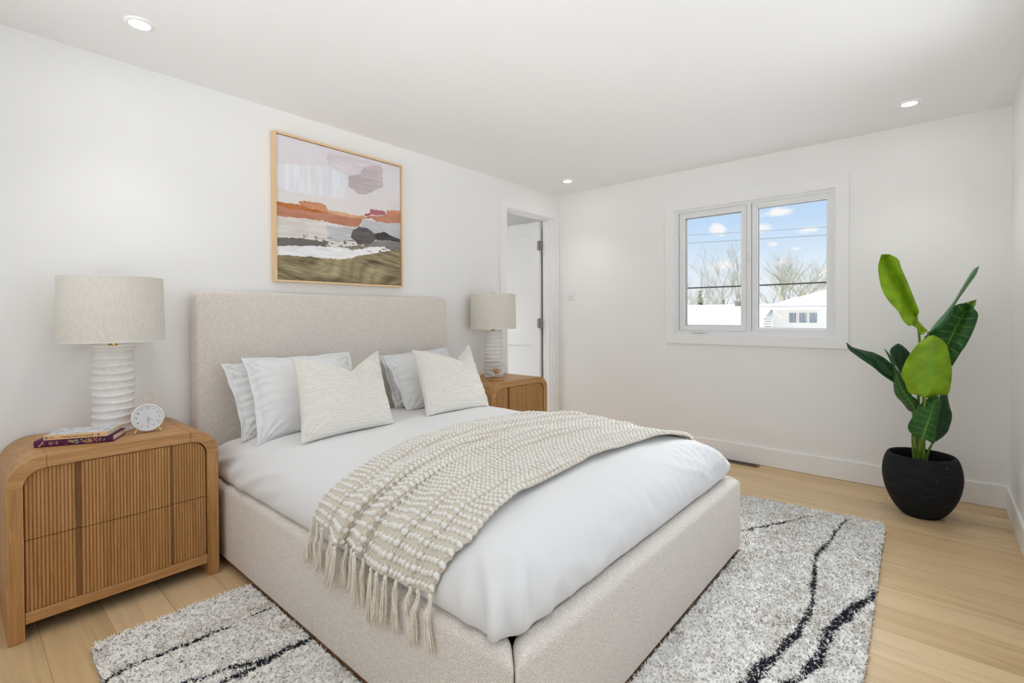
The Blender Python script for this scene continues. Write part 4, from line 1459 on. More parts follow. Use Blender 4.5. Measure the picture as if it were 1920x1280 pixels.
pillow('cushion', 'ribbed cream cushion in front of the left pillows, middle of the bed', 'cushion', (-3.135, -0.785, 0.598), (-2.615, -0.775, 0.602), (-2.562, -0.55, 0.988), (-3.052, -0.52, 0.976), 0.085, 0.07, CREAM, nu=120, nv=330, e=(0.07, 0.05), notch=0.46, nu0=0.22, ripples=34, seed=5, group='ribbed cream cushions', wr=0.005)
pillow('cushion', 'ribbed cream cushion on the far half of the bed, toward the lamp with globe', 'cushion', (-2.378, -0.765, 0.598), (-1.850, -0.76, 0.585), (-1.803, -0.52, 0.985), (-2.280, -0.50, 0.973), 0.085, 0.07, CREAM, nu=120, nv=330, e=(0.07, 0.05), notch=0.44, nu0=0.38, ripples=34, seed=6, group='ribbed cream cushions', wr=0.005)

# ------------------------------------------------------------------ knitted throw
th_ = thing('throw_blanket', 'cream bobble-knit throw with tassels laid across the bed', 'blanket', (-2.5, -1.6, 0.6))
side = [(dd, zz) for dd, zz in PROF[4:]]
path = [(DX_0 + dd, zz) for dd, zz in side] + [(DX_1 - dd, zz) for dd, zz in side[::-1]]
hem0 = [(DX_0 - 0.001, 0.455)]
left = [q for q in path[:len(side)] if q[1] > 0.46]
right = [q for q in path[len(side):] if q[1] > 0.46]
path = spline([(DX_0, 0.447)] + left + right + [(DX_1 - 0.002, 0.44)], 700)
ds = np.r_[0, np.cumsum(np.linalg.norm(np.diff(path, axis=0), axis=1))]
LEN = ds[-1]
CELL = 0.022
CELL_S = 0.0265
ncell_s = int(round(LEN / CELL_S))
RS, RTT = 10, 8
ns_ = ncell_s * RS + 1
NF = 500
S, T = np.meshgrid(np.linspace(0, 1, ns_), np.linspace(0, 1, NF), indexing='ij')
tx = np.gradient(path[:, 0], ds)
tz = np.gradient(path[:, 1], ds)
xu = np.array([-3.34, -3.21, -2.84, -2.42, -1.93, -1.75, -1.66])
yu = np.array([-1.315, -1.335, -1.185, -1.10, -1.18, -1.27, -1.30])
xl = np.array([-3.34, -3.25, -2.96, -2.51, -2.10, -1.80, -1.66])
yl = np.array([-1.985, -2.035, -1.985, -1.955, -1.985, -2.055, -2.08])


def drape(S, T):
    """folded throw without its stitches: points of the cloth on the bed"""
    px_ = np.interp(S * LEN, ds, path[:, 0])
    pz_ = np.interp(S * LEN, ds, path[:, 1])
    nx_ = np.interp(S * LEN, ds, -tz)
    nz_ = np.interp(S * LEN, ds, tx)
    yU = np.interp(px_, xu, yu)
    yL = np.interp(px_, xl, yl)
    hemness = np.clip(1 - S * LEN / 0.60, 0, 1)
    fold = np.zeros_like(S)
    slide = np.zeros_like(S)
    for t0, wd, amp, dr, far in ((0.30, 0.070, 0.042, 0.07, 0.55), (0.47, 0.060, 0.036, 0.04, 0.5), (0.66, 0.085, 0.022, -0.08, 1.1), (0.84, 0.06, 0.014, 0.05, 0.5), (0.13, 0.075, 0.014, 0.10, 1.5), (0.965, 0.04, 0.010, 0.0, 1.0)):
        c_ = t0 + dr * S + 0.02 * np.sin(S * 9 + t0 * 20)
        q = (T - c_) / wd
        f_ = np.exp(-np.where(q > 0, q / 0.42, q) ** 2)
        a_ = amp * (hemness + (1 - hemness) * far * (0.75 + 0.35 * np.sin(S * 11 + t0 * 31)))
        fold += f_ * a_
        slide += f_ * a_ * 0.75
    fold += 0.012 * (fbm(S * 9, T * 7, 3, 71) + 0.35)
    fold = np.clip(fold, 0.002, None)
    yy = yU + (yL - yU) * T - slide
    hz_ = np.interp(T, [0, 0.15, 0.3, 0.36, 0.44, 0.5, 0.54, 0.7, 0.85, 1.0], [0.012, 0.004, -0.022, -0.006, -0.004, -0.012, -0.034, -0.030, -0.028, -0.012])
    hzz = hz_ * np.clip(1 - S * LEN / 0.10, 0, 1)
    return np.stack([px_ + nx_ * (0.008 + fold), yy, pz_ + nz_ * (0.008 + fold) + hzz], -1)


D0 = drape(S, T)
arc = np.concatenate([np.zeros((ns_, 1)), np.cumsum(np.linalg.norm(np.diff(D0, axis=1), axis=2), axis=1)], 1)
ncell_t = int(round(arc[:, -1].mean() / CELL))
nt_ = ncell_t * RTT + 1
# even stitch spacing along the cloth: equal steps of arc length, smoothed from row to row
ker = np.exp(-(np.arange(-30, 31) / 14.0) ** 2)
ker /= ker.sum()
frac = arc / arc[:, -1:]
frac = np.stack([np.convolve(np.pad(frac[:, j], 30, mode='edge'), ker, mode='valid') for j in range(NF)], 1)
Tq = np.stack([np.interp(np.linspace(0, 1, nt_), frac[i], T[i]) for i in range(ns_)])
S = np.repeat(np.linspace(0, 1, ns_)[:, None], nt_, 1)
under = drape(S, Tq)
T = np.repeat(np.linspace(0, 1, nt_)[None, :], ns_, 0)
nrm_t = np.cross(np.gradient(under, axis=1), np.gradient(under, axis=0))
nrm_t /= np.maximum(np.linalg.norm(nrm_t, axis=2, keepdims=True), 1e-9)
sg_ = np.sign((nrm_t[:, :, 2] * 1.0 - nrm_t[:, :, 0] * 0.2).mean())
nrm_t *= sg_
cs_, ct_ = S * ncell_s, T * ncell_t
fs_ = cs_ % 1 - 0.5
ft_ = ct_ % 1 - 0.5
jit = 0.6 + 0.8 * hash2(np.floor(cs_), np.floor(ct_), 5)
jx = (hash2(np.floor(cs_), np.floor(ct_), 9) - 0.5) * 0.16
bob = np.clip(1 - ((fs_ + jx) / 0.29) ** 2 - (ft_ / 0.45) ** 2, 0, 1) ** 0.55
strand = np.abs(np.sin(ct_ * PI * 2)) ** 0.7                 # the warp yarns showing between the rows of bobbles
lad = np.clip((np.abs(fs_ + jx) - 0.26) / 0.06, 0, 1) * strand
split = 0.0012 * np.sin((fs_ + jx) * 2 * PI * 4) * bob       # plies of each bobble
bump_h = 0.0092 * bob * (0.70 + 0.40 * jit) + 0.0022 * lad + split + 0.003
topv = under + nrm_t * bump_h[..., None]
topv[..., 1] += 0.004 * np.sin(cs_ * 2 * PI) * ((T < 0.02) * 1.0 - (T > 0.98) * 1.0)
V_ = np.vstack([topv.reshape(-1, 3), under.reshape(-1, 3)])
white, beige, gap = np.array(lin((246, 244, 238))), np.array(lin((230, 222, 206))), np.array(lin((206, 196, 178)))
k_ = np.clip(bob * 1.7, 0, 1)[..., None]
colr = (gap + (beige - gap) * np.clip(lad * 1.3, 0, 1)[..., None]) * (1 - k_) + white * k_
colr = colr.reshape(-1, 3)
gfc = grid_faces(ns_, nt_)
n0 = ns_ * nt_
idx = np.arange(n0).reshape(ns_, nt_)
bl = np.concatenate([idx[:-1, 0], idx[-1, :-1], idx[:0:-1, -1], idx[0, :0:-1]])
b2_ = np.roll(bl, -1)
rim = np.stack([bl, b2_, b2_ + n0, bl + n0], -1)
mesh_obj('knit', V_, np.vstack([gfc[:, ::-1], gfc + n0, rim]), KNIT, th_, True, True, np.vstack([colr, colr]))
# tassels along the hem
r_ = random.Random(21)
for i in range(17):
    tt = 0.015 + 0.97 * i / 16 + r_.uniform(-0.01, 0.01)
    j = int(tt * (nt_ - 1))
    h0 = Vector(under[2, j]) + Vector((-0.004, 0, 0.0))
    L_ = r_.uniform(0.13, 0.165)
    lean = r_.uniform(-0.03, 0.03)
    mb = MB()
    kn = h0 + Vector((-0.004, 0, -0.010))
    bm = bmesh.new()
    bmesh.ops.create_icosphere(bm, subdivisions=2, radius=0.0065)
    for v_ in bm.verts:
        v_.co = kn + Vector((v_.co.x, v_.co.y, v_.co.z * 1.3))
    mb.frombm(bm)
    xout = BX0 - 0.006
    for s_ in range(26):
        a = r_.uniform(0, 2 * PI)
        q = math.sqrt(r_.random())
        sp_ = 0.013 * q
        ln2 = L_ * r_.uniform(0.86, 1.0)
        wob = r_.uniform(-0.006, 0.006)
        pts = []
        for k in range(7):
            f_ = k / 6
            rad = sp_ * (0.28 + 0.72 * min(1, f_ * 1.7))
            zz = kn.z - ln2 * f_
            xx = kn.x + rad * math.cos(a) * 0.6
            lim = xout - 0.004 - 0.008 * (0.5 + 0.5 * math.sin(a * 3 + s_)) if zz < 0.40 else 9
            xx = min(xx - 0.010 * f_, lim) if zz < 0.40 else xx - 0.012 * f_
            pts.append((xx, kn.y + rad * math.sin(a) + lean * f_ * f_ + wob * math.sin(f_ * 5 + s_), zz))
        mb.tube(spline(pts, 9), [0.0014] * 8 + [0.0008], 5)
    mb.build('tassel', TASSEL, th_, True, world=True)

# ================================================================== rug
rug = thing('area_rug', 'cream shag rug with thin irregular black lines under the bed', 'rug', (-2.4, -1.8, 0.0))
QA, QB, QC, QD = np.array((-3.885, -0.722)), np.array((-0.93, -0.76)), np.array((-0.765, -2.80)), np.array((-3.915, -2.88))   # head-near, head-far, right-far, right-near
RW, RH = 3.05, 2.12
LINES = [  # (points, widths)
    ([(-3.95, -0.994), (-3.892, -0.994), (-3.788, -0.993), (-3.72, -0.993), (-3.658, -1.005), (-3.585, -1.002), (-3.53, -1.012)], 0.016),
    ([(-3.455, -1.0), (-3.396, -1.001), (-3.347, -1.011), (-3.2, -1.02)], 0.017),
    ([(-3.80, -1.20), (-3.718, -1.207), (-3.662, -1.223), (-3.593, -1.249), (-3.525, -1.296)], 0.018),
    ([(-3.75, -1.31), (-3.634, -1.301), (-3.57, -1.313), (-3.519, -1.307), (-3.456, -1.3), (-3.403, -1.303), (-3.345, -1.309), (-3.2, -1.31)], 0.022),
    ([(-1.55, -2.2), (-1.416, -2.231), (-1.341, -2.258), (-1.241, -2.313), (-1.133, -2.376), (-0.942, -2.467)], 0.013),
    ([(-0.86, -2.63), (-1.052, -2.612), (-1.213, -2.598), (-1.43, -2.576)], 0.019),
    ([(-1.43, -2.576), (-1.542, -2.584), (-1.706, -2.608), (-1.88, -2.628), (-2.001, -2.634)], 0.020),
    ([(-2.001, -2.634), (-2.119, -2.634), (-2.249, -2.618), (-2.362, -2.598)], 0.033),
    ([(-2.362, -2.598), (-2.482, -2.583), (-2.60, -2.56), (-2.9, -2.55)], 0.046),
    ([(-1.56, -2.86), (-1.66, -2.815), (-1.732, -2.805)], 0.048),
    ([(-1.732, -2.805), (-1.88, -2.759), (-1.992, -2.737), (-2.096, -2.716)], 0.036),
    ([(-2.096, -2.716), (-2.188, -2.715), (-2.305, -2.71), (-2.4, -2.69)], 0.036),
    ([(-2.4, -2.69), (-2.466, -2.658), (-2.7, -2.64)], 0.05),
]


def rug_xy(a, b):
    """a along the rug (head-near to head-far), b across; 0..1"""
    a, b = a[..., None], b[..., None]
    return (1 - a) * (1 - b) * QA + a * (1 - b) * QB + a * b * QC + (1 - a) * b * QD


def rug_inside(a, b, rad=0.055):
    x, y = np.abs(a - 0.5) * RW, np.abs(b - 0.5) * RH
    qx, qy = np.maximum(x - (RW / 2 - rad), 0), np.maximum(y - (RH / 2 - rad), 0)
    return np.hypot(qx, qy) <= rad


def rug_hide(xy):
    hid = (xy[..., 0] > BX0 + 0.004) & (xy[..., 0] < BX1 - 0.004) & (xy[..., 1] > BY0 + 0.004)
    return hid


def rug_height(xy, ed):
    x, y = xy[..., 0], xy[..., 1]
    t = fbm(x * 48 + 1.5 * fbm(x * 14, y * 14, 2, 371), y * 48, 2, 372) * 0.005 + fbm(x * 120, y * 120, 2, 373) * 0.004 + fbm(x * 7, y * 7, 3, 374) * 0.004
    return (0.024 + t) * np.clip(0.25 + ed / 0.035, 0.25, 1.0) ** 0.7


def rug_colour(xy):
    n = len(xy)
    f1 = fbm(xy[:, 0] * 4 + 0.5, xy[:, 1] * 5, 4, 301)
    f2 = fbm(xy[:, 0] * 16, xy[:, 1] * 26, 3, 311)
    tone = np.clip(0.12 + f1 * 0.9 + f2 * 0.7, 0, 1)[:, None]
    cream, taupe = np.array(lin((255, 253, 248))), np.array(lin((226, 219, 208)))
    c = cream * (1 - tone) + taupe * tone
    c *= (0.93 + 0.12 * rng.random(n))[:, None]
    dark = np.zeros(n)
    wob = np.stack([fbm(xy[:, 0] * 22, xy[:, 1] * 22, 3, 321), fbm(xy[:, 0] * 22, xy[:, 1] * 22, 3, 331)], -1) * 0.012
    q = xy + wob
    for pts, wdt in LINES:
        P = np.array(pts)
        dm = np.full(n, 9.0)
        for i in range(len(P) - 1):
            s, e = P[i], P[i + 1]
            t = np.clip(((q - s) @ (e - s)) / ((e - s) @ (e - s)), 0, 1)
            dm = np.minimum(dm, np.linalg.norm(q - (s + t[:, None] * (e - s)), axis=1))
        brk = 0.75 + 0.6 * fbm(xy[:, 0] * 9, xy[:, 1] * 9, 2, 341)
        dark = np.maximum(dark, np.clip((wdt * 0.55 * brk - dm) / (wdt * 0.28) + 0.5, 0, 1))
    isd = rng.random(n) < dark * 0.9
    sp = (rng.random(n) < 0.05 * np.clip(f2 * 1.3 + 0.15 + f1, 0, 1)) & ~isd
    c[sp] *= 0.55
    blk = np.array(lin((44, 46, 54)))
    c[isd] = blk * (0.6 + 0.9 * rng.random(isd.sum()))[:, None]
    return c


def edge_dist(a, b):
    return np.minimum(np.minimum(a, 1 - a) * RW, np.minimum(b, 1 - b) * RH)


na_, nb_ = 620, 430
A_, B_ = np.meshgrid(np.linspace(0.001, 0.999, na_), np.linspace(0.001, 0.999, nb_), indexing='ij')
XY = rug_xy(A_, B_) + np.stack([fbm(A_ * 90, B_ * 90, 2, 381), fbm(A_ * 90, B_ * 90, 2, 382)], -1) * 0.006
Z = rug_height(XY, edge_dist(A_, B_))
flat = XY.reshape(-1, 2)
gf = grid_faces(na_, nb_)
cen = np.stack([(A_[:-1, :-1] + A_[1:, 1:]) / 2, (B_[:-1, :-1] + B_[1:, 1:]) / 2], -1).reshape(-1, 2)
keep = rug_inside(cen[:, 0], cen[:, 1]) & ~rug_hide(flat[gf].mean(1))
surf_v = np.column_stack([flat, Z.ravel()])
surf_c = rug_colour(flat)
nr = 200000
a, b = rng.random(nr), rng.random(nr)
ok = rug_inside(a, b)
a, b = a[ok], b[ok]
xy = rug_xy(a, b)
ok = ~rug_hide(xy)
xy, ed = xy[ok], edge_dist(a, b)[ok]
n = len(xy)
c = rug_colour(xy)
ang = rng.random(n) * 2 * PI
ln1 = 0.003 + rng.random(n) ** 0.7 * 0.013
lean = np.stack([np.cos(ang), np.sin(ang)], -1) * ln1[:, None]
z0 = rug_height(xy, ed) - 0.004
hgt = 0.005 + 0.008 * rng.random(n)
ya = rng.random(n) * PI
wv = np.stack([np.cos(ya), np.sin(ya)], -1) * (0.0012 + 0.0010 * rng.random(n))[:, None]
lv = []
for f, wk in ((0.0, 1.0), (0.55, 1.0), (1.0, 0.35)):
    cpt = xy + lean * (f ** 1.6)
    zz = z0 + hgt * (f ** 0.85)
    lv.append(np.column_stack([cpt - wv * wk, zz]))
    lv.append(np.column_stack([cpt + wv * wk, zz]))
vv = np.stack(lv, 1).reshape(-1, 3)
base = np.arange(n)[:, None] * 6 + len(surf_v)
fc_ = np.concatenate([base + np.array((0, 1, 3, 2)), base + np.array((2, 3, 5, 4))], 1).reshape(-1, 4)
meta(mesh_obj('pile', np.vstack([surf_v, vv]), np.vstack([gf[keep], fc_]), PILE, rug, False, True, np.vstack([surf_c, np.repeat(c, 6, axis=0)])), kind='stuff')
ba, bb_ = [], []
for k in range(4):
    for i in range(8):
        t = PI / 2 * (k + i / 7)
        cx_ = (RW / 2 - 0.055) * (1 if k in (0, 3) else -1)
        cy_ = (RH / 2 - 0.055) * (1 if k in (0, 1) else -1)
        ba.append((cx_ + 0.055 * math.cos(t)) / RW + 0.5)
        bb_.append((cy_ + 0.055 * math.sin(t)) / RH + 0.5)
op = rug_xy(np.array(ba), np.array(bb_))
MB().prism([tuple(p) for p in op], 2, 0.0006, 0.010).build('backing', PILE_BASE, rug, world=True)

# ================================================================== potted plant
PX, PY = -0.43, -2.945
plant = thing('potted_plant', 'tall green banana-leaf plant in round black pot by the corner', 'plant', (PX, PY, 0))
pr = spline([(0.082, 0.0), (0.094, 0.006), (0.120, 0.035), (0.150, 0.085), (0.173, 0.145), (0.184, 0.20), (0.187, 0.245), (0.183, 0.29), (0.174, 0.328), (0.164, 0.352)], 40)
pr = [(0.0, 0.0)] + [tuple(q) for q in pr] + [(0.158, 0.3595), (0.151, 0.3605), (0.146, 0.357), (0.147, 0.335), (0.153, 0.300), (0.0, 0.295)]
auto_smooth(MB().lathe(pr, 72).build('pot', POT, plant), 60)
so = MB()
so.lathe([(0.0, 0.312), (0.05, 0.309), (0.10, 0.306), (0.1515, 0.302)], 40)
so.build('soil', SOIL, plant, True)
LEAVES = {
'1':[[(-0.5,-2.92,1.173),(-0.5,-2.895,1.119),(-0.5,-2.862,1.147),(-0.5,-2.837,1.204),(-0.5,-2.796,1.262),(-0.5,-2.764,1.326),(-0.5,-2.745,1.414),(-0.5,-2.742,1.49),(-0.5,-2.758,1.552)],[(-0.43,-2.919,1.175),(-0.43,-2.901,1.21),(-0.43,-2.878,1.262),(-0.43,-2.856,1.32),(-0.43,-2.833,1.379),(-0.43,-2.815,1.426),(-0.43,-2.796,1.468),(-0.43,-2.773,1.516),(-0.43,-2.761,1.556)],[(-0.47,-2.922,1.174),(-0.47,-2.932,1.204),(-0.47,-2.911,1.277),(-0.47,-2.893,1.334),(-0.47,-2.879,1.38),(-0.47,-2.859,1.438),(-0.47,-2.848,1.473),(-0.47,-2.834,1.52),(-0.47,-2.793,1.551)]],
'1flap':[[(-0.48,-2.861,1.147),(-0.48,-2.92,1.108),(-0.48,-2.942,1.069),(-0.48,-2.971,1.092)],[(-0.46,-2.884,1.153),(-0.46,-2.924,1.133),(-0.46,-2.95,1.091),(-0.46,-2.972,1.092)],[(-0.44,-2.919,1.175),(-0.44,-2.93,1.147),(-0.44,-2.954,1.113),(-0.44,-2.972,1.092)]],
'2':[[(-0.4,-2.973,1.078),(-0.4,-3.009,1.141),(-0.4,-3.047,1.197),(-0.4,-3.088,1.269),(-0.4,-3.128,1.361),(-0.4,-3.163,1.435),(-0.4,-3.187,1.457)],[(-0.47,-2.976,1.078),(-0.47,-3.034,1.148),(-0.47,-3.068,1.208),(-0.47,-3.094,1.267),(-0.47,-3.129,1.347),(-0.47,-3.164,1.419),(-0.47,-3.185,1.453)],[(-0.42,-2.988,1.076),(-0.42,-3.051,1.125),(-0.42,-3.075,1.175),(-0.42,-3.089,1.241),(-0.42,-3.135,1.332),(-0.42,-3.174,1.406),(-0.42,-3.188,1.455)]],
'3':[[(-0.4,-3.048,0.946),(-0.4,-2.997,0.995),(-0.4,-2.953,1.041),(-0.4,-2.988,1.09),(-0.4,-3.034,1.164),(-0.4,-3.092,1.238),(-0.4,-3.136,1.251)],[(-0.36,-3.046,0.961),(-0.36,-3.058,1.006),(-0.36,-3.079,1.063),(-0.36,-3.097,1.113),(-0.36,-3.118,1.169),(-0.36,-3.132,1.202),(-0.36,-3.148,1.238)],[(-0.38,-3.079,0.884),(-0.38,-3.118,0.971),(-0.38,-3.138,1.01),(-0.38,-3.169,1.098),(-0.38,-3.187,1.18),(-0.38,-3.173,1.215),(-0.38,-3.157,1.246)]],
'3b':[[(-0.3,-3.056,1.163),(-0.3,-3.098,1.231),(-0.3,-3.144,1.258),(-0.3,-3.182,1.271)],[(-0.3,-3.065,1.146),(-0.3,-3.111,1.203),(-0.3,-3.156,1.247),(-0.3,-3.182,1.27)],[(-0.31,-3.073,1.129),(-0.31,-3.127,1.174),(-0.31,-3.172,1.227),(-0.31,-3.182,1.266)]],
'5':[[(-0.56,-2.96,0.71),(-0.56,-2.926,0.726),(-0.56,-2.89,0.735),(-0.56,-2.873,0.79),(-0.56,-2.856,0.839),(-0.56,-2.87,0.903),(-0.56,-2.892,0.955),(-0.56,-2.925,1.012),(-0.56,-2.963,1.054),(-0.56,-2.993,1.07)],[(-0.6,-2.963,0.715),(-0.6,-2.965,0.741),(-0.6,-2.968,0.778),(-0.6,-2.973,0.827),(-0.6,-2.977,0.876),(-0.6,-2.982,0.925),(-0.6,-2.985,0.968),(-0.6,-2.989,1.004),(-0.6,-2.993,1.041),(-0.6,-2.996,1.071)],[(-0.56,-2.964,0.71),(-0.56,-3.011,0.73),(-0.56,-3.054,0.738),(-0.56,-3.067,0.771),(-0.56,-3.073,0.825),(-0.56,-3.075,0.88),(-0.56,-3.067,0.939),(-0.56,-3.057,0.999),(-0.56,-3.037,1.041),(-0.56,-2.998,1.07)]],
'4':[[(-0.4,-2.851,0.811),(-0.4,-2.807,0.877),(-0.4,-2.763,0.92),(-0.4,-2.715,0.948),(-0.4,-2.666,0.96),(-0.4,-2.604,0.979),(-0.4,-2.571,1.009)],[(-0.42,-2.852,0.793),(-0.42,-2.8,0.809),(-0.42,-2.747,0.851),(-0.42,-2.717,0.901),(-0.42,-2.663,0.928),(-0.42,-2.603,0.971),(-0.42,-2.573,1.009)],[(-0.45,-2.859,0.764),(-0.45,-2.81,0.778),(-0.45,-2.749,0.827),(-0.45,-2.715,0.861),(-0.45,-2.671,0.895),(-0.45,-2.592,0.963),(-0.45,-2.576,1.008)]],
'6':[[(-0.32,-2.843,0.816),(-0.32,-2.808,0.888),(-0.32,-2.789,0.955),(-0.32,-2.807,0.99),(-0.32,-2.827,1.005)],[(-0.34,-2.854,0.818),(-0.34,-2.843,0.878),(-0.34,-2.833,0.931),(-0.34,-2.828,0.978),(-0.34,-2.831,1.007)],[(-0.32,-2.9,0.833),(-0.32,-2.894,0.913),(-0.32,-2.884,0.953),(-0.32,-2.853,0.991),(-0.32,-2.833,1.006)]],
'7':[[(-0.44,-2.917,0.606),(-0.44,-2.889,0.61),(-0.44,-2.854,0.658),(-0.44,-2.82,0.707),(-0.44,-2.813,0.772),(-0.44,-2.809,0.864),(-0.44,-2.796,0.909),(-0.44,-2.768,0.976)],[(-0.5,-2.92,0.62),(-0.5,-2.906,0.653),(-0.5,-2.876,0.707),(-0.5,-2.848,0.769),(-0.5,-2.829,0.832),(-0.5,-2.819,0.876),(-0.5,-2.804,0.924),(-0.5,-2.773,0.98)],[(-0.47,-2.922,0.619),(-0.47,-2.924,0.683),(-0.47,-2.897,0.712),(-0.47,-2.872,0.774),(-0.47,-2.847,0.833),(-0.47,-2.823,0.874),(-0.47,-2.809,0.925),(-0.47,-2.772,0.979)]],
'8':[[(-0.55,-2.946,0.481),(-0.55,-2.9,0.499),(-0.55,-2.886,0.538),(-0.55,-2.907,0.597),(-0.55,-2.931,0.657),(-0.55,-2.978,0.712),(-0.55,-3.013,0.728)],[(-0.6,-2.95,0.482),(-0.6,-2.959,0.517),(-0.6,-2.97,0.559),(-0.6,-2.982,0.603),(-0.6,-2.992,0.647),(-0.6,-3.002,0.694),(-0.6,-3.016,0.734)],[(-0.58,-2.975,0.481),(-0.58,-3.001,0.461),(-0.58,-3.005,0.512),(-0.58,-3.012,0.568),(-0.58,-3.02,0.635),(-0.58,-3.026,0.703),(-0.58,-3.02,0.732)]],
'9':[[(-0.48,-3.002,0.461),(-0.48,-2.998,0.504),(-0.48,-3.002,0.561),(-0.48,-3.011,0.625),(-0.48,-3.02,0.682),(-0.48,-3.027,0.727)],[(-0.44,-3.003,0.447),(-0.44,-3.021,0.513),(-0.44,-3.033,0.571),(-0.44,-3.04,0.623),(-0.44,-3.042,0.673),(-0.44,-3.044,0.73)],[(-0.41,-3.012,0.441),(-0.41,-3.054,0.494),(-0.41,-3.071,0.547),(-0.41,-3.079,0.604),(-0.41,-3.068,0.659),(-0.41,-3.058,0.727)]],

}
LM = {'1': LEAF_BRIGHT, '1flap': LEAF_BRIGHT, '2': LEAF_BLUE, '3': LEAF_DARK, '3b': LEAF_PALE, '5': LEAF_BRIGHT, '4': LEAF_DEEP, '6': LEAF_DEEP, '7': LEAF_DARK, '8': LEAF_DARK, '9': LEAF_DEEP}
NV = {'1': 8, '2': 9, '3': 7, '5': 26, '4': 14, '6': 8, '7': 16, '8': 8, '9': 10}
SV = {'1': 0.30, '2': 0.35, '3': 0.75, '5': 0.22, '4': 0.15, '6': 0.2, '7': 0.25, '8': 0.6, '9': 0.3}
LBL = {'1': 'tall bright green leaf', '5': 'broad bright green front leaf', '4': 'dark leaf stretching to the left', '2': 'narrow furled leaf pointing up right', '3': 'dark leaf with pale veins'}
for key, (lc, mc, rc) in LEAVES.items():
    n = 44
    Lc, Mc, Rc = spline(lc, n), spline(mc, n), spline(rc, n)
    na = 9
    rows, vein = [], []
    t = np.linspace(0, 1, n)
    for sgn, E in ((-1, Lc), (1, Rc)):
        pass
    W = np.linspace(-1, 1, 2 * na + 1)
    P = np.zeros((n, len(W), 3))
    for j, w_ in enumerate(W):
        E = Lc if w_ < 0 else Rc
        f = abs(w_)
        P[:, j] = Mc + (E - Mc) * f
        # arch the half blade: bulge towards the viewer's side between rib and edge
        P[:, j, 0] -= 0.010 * math.sin(PI * f)
    P[..., 0] += 0.004 * np.sin(t * 34 + 1.3)[:, None] * np.abs(W)[None, :] ** 2
    # finer sampling across
    du_ = np.gradient(P, axis=0)
    dv_ = np.gradient(P, axis=1)
    nn = np.cross(du_, dv_)
    nn /= np.maximum(np.linalg.norm(nn, axis=2, keepdims=True), 1e-9)
    from_w = np.linspace(-1, 1, 61)
    tt = np.linspace(0, 1, 160)
    def resample(A):
        A = np.stack([[np.interp(tt, t, A[:, j, k]) for k in range(3)] for j in range(A.shape[1])])     # j,3,160
        A = np.stack([[np.interp(from_w, W, A[:, k, i]) for k in range(3)] for i in range(160)])        # 160,3,61
        return np.transpose(A, (0, 2, 1))
    Pf = resample(P)
    Nf = resample(nn)
    TT, WW = np.meshgrid(tt, from_w, indexing='ij')
    rib = np.exp(-(WW / 0.05) ** 2) * np.clip(1.15 - TT, 0, 1)
    nvn = NV.get(key, 6)
    fr_ = (TT * nvn - np.abs(WW) * 0.055 * nvn + 100) % 1
    wdt = 0.05 if nvn < 12 else 0.16
    sv = np.exp(-((np.minimum(fr_, 1 - fr_)) / wdt) ** 2) * SV.get(key, 0.2) * np.clip((1 - np.abs(WW)) * 3, 0, 1)
    vein = np.clip(np.maximum(rib, sv), 0, 1)
    if key in ('1flap', '3b'):
        vein[:] = 0
    A = Pf + Nf * 0.0006
    B = Pf - Nf * 0.0006
    gf = grid_faces(160, 61)
    n0 = 160 * 61
    idx = np.arange(n0).reshape(160, 61)
    bl = np.concatenate([idx[:-1, 0], idx[-1, :-1], idx[:0:-1, -1], idx[0, :0:-1]])
    b2_ = np.roll(bl, -1)
    rim = np.stack([bl, bl + n0, b2_ + n0, b2_], -1)
    o = mesh_obj('leaf', np.vstack([A.reshape(-1, 3), B.reshape(-1, 3)]), np.vstack([gf, gf[:, ::-1] + n0, rim]), LM[key], plant, True, True, np.concatenate([vein.ravel(), vein.ravel()]), 'vein')
    if key in LBL:
        o['label'] = LBL[key]
STEMS = [
    ([(-0.43, -2.919, 1.178), (-0.44, -2.934, 1.03), (-0.45, -2.932, 0.80), (-0.45, -2.931, 0.556), (-0.44, -2.940, 0.30)], 0.0075),
    ([(-0.46, -2.974, 1.085), (-0.45, -2.965, 0.90), (-0.44, -2.950, 0.6), (-0.42, -2.945, 0.30)], 0.007),
    ([(-0.36, -3.046, 0.965), (-0.38, -3.00, 0.80), (-0.41, -2.96, 0.55), (-0.42, -2.955, 0.30)], 0.007),
    ([(-0.42, -2.852, 0.795), (-0.43, -2.89, 0.72), (-0.44, -2.916, 0.55), (-0.44, -2.925, 0.30)], 0.007),
    ([(-0.34, -2.856, 0.82), (-0.38, -2.89, 0.70), (-0.41, -2.913, 0.5), (-0.42, -2.925, 0.30)], 0.006),
    ([(-0.60, -2.963, 0.72), (-0.56, -2.960, 0.62), (-0.50, -2.958, 0.48), (-0.45, -2.955, 0.30)], 0.007),
    ([(-0.50, -2.920, 0.622), (-0.48, -2.912, 0.54), (-0.47, -2.905, 0.45), (-0.45, -2.915, 0.30)], 0.0065),
    ([(-0.60, -2.950, 0.49), (-0.55, -2.942, 0.42), (-0.50, -2.937, 0.36), (-0.47, -2.935, 0.30)], 0.0075),
    ([(-0.44, -3.003, 0.452), (-0.44, -2.985, 0.41), (-0.44, -2.972, 0.36), (-0.43, -2.965, 0.30)], 0.0065),
]
for pts, r in STEMS:
    MB().tube(spline(pts, 24), list(np.linspace(r * 0.75, r * 1.15, 24)), 10).build('stem', STEM, plant, True, world=True)

# ================================================================== outside the window
SNOW = plain('snow', (238, 240, 243), 0.8, 0.1)
struct('ground', MB().box(0.6, 90, -50, 70, -3.2, -3.0), SNOW, 'snow covered ground outside the window', 'ground')
SIDING = plain('white_siding', (252, 247, 238), 0.7, 0.1)
SHINGLE = plain('grey_shingle', (120, 116, 112), 0.9, 0.05, var=0.3, scale=6)
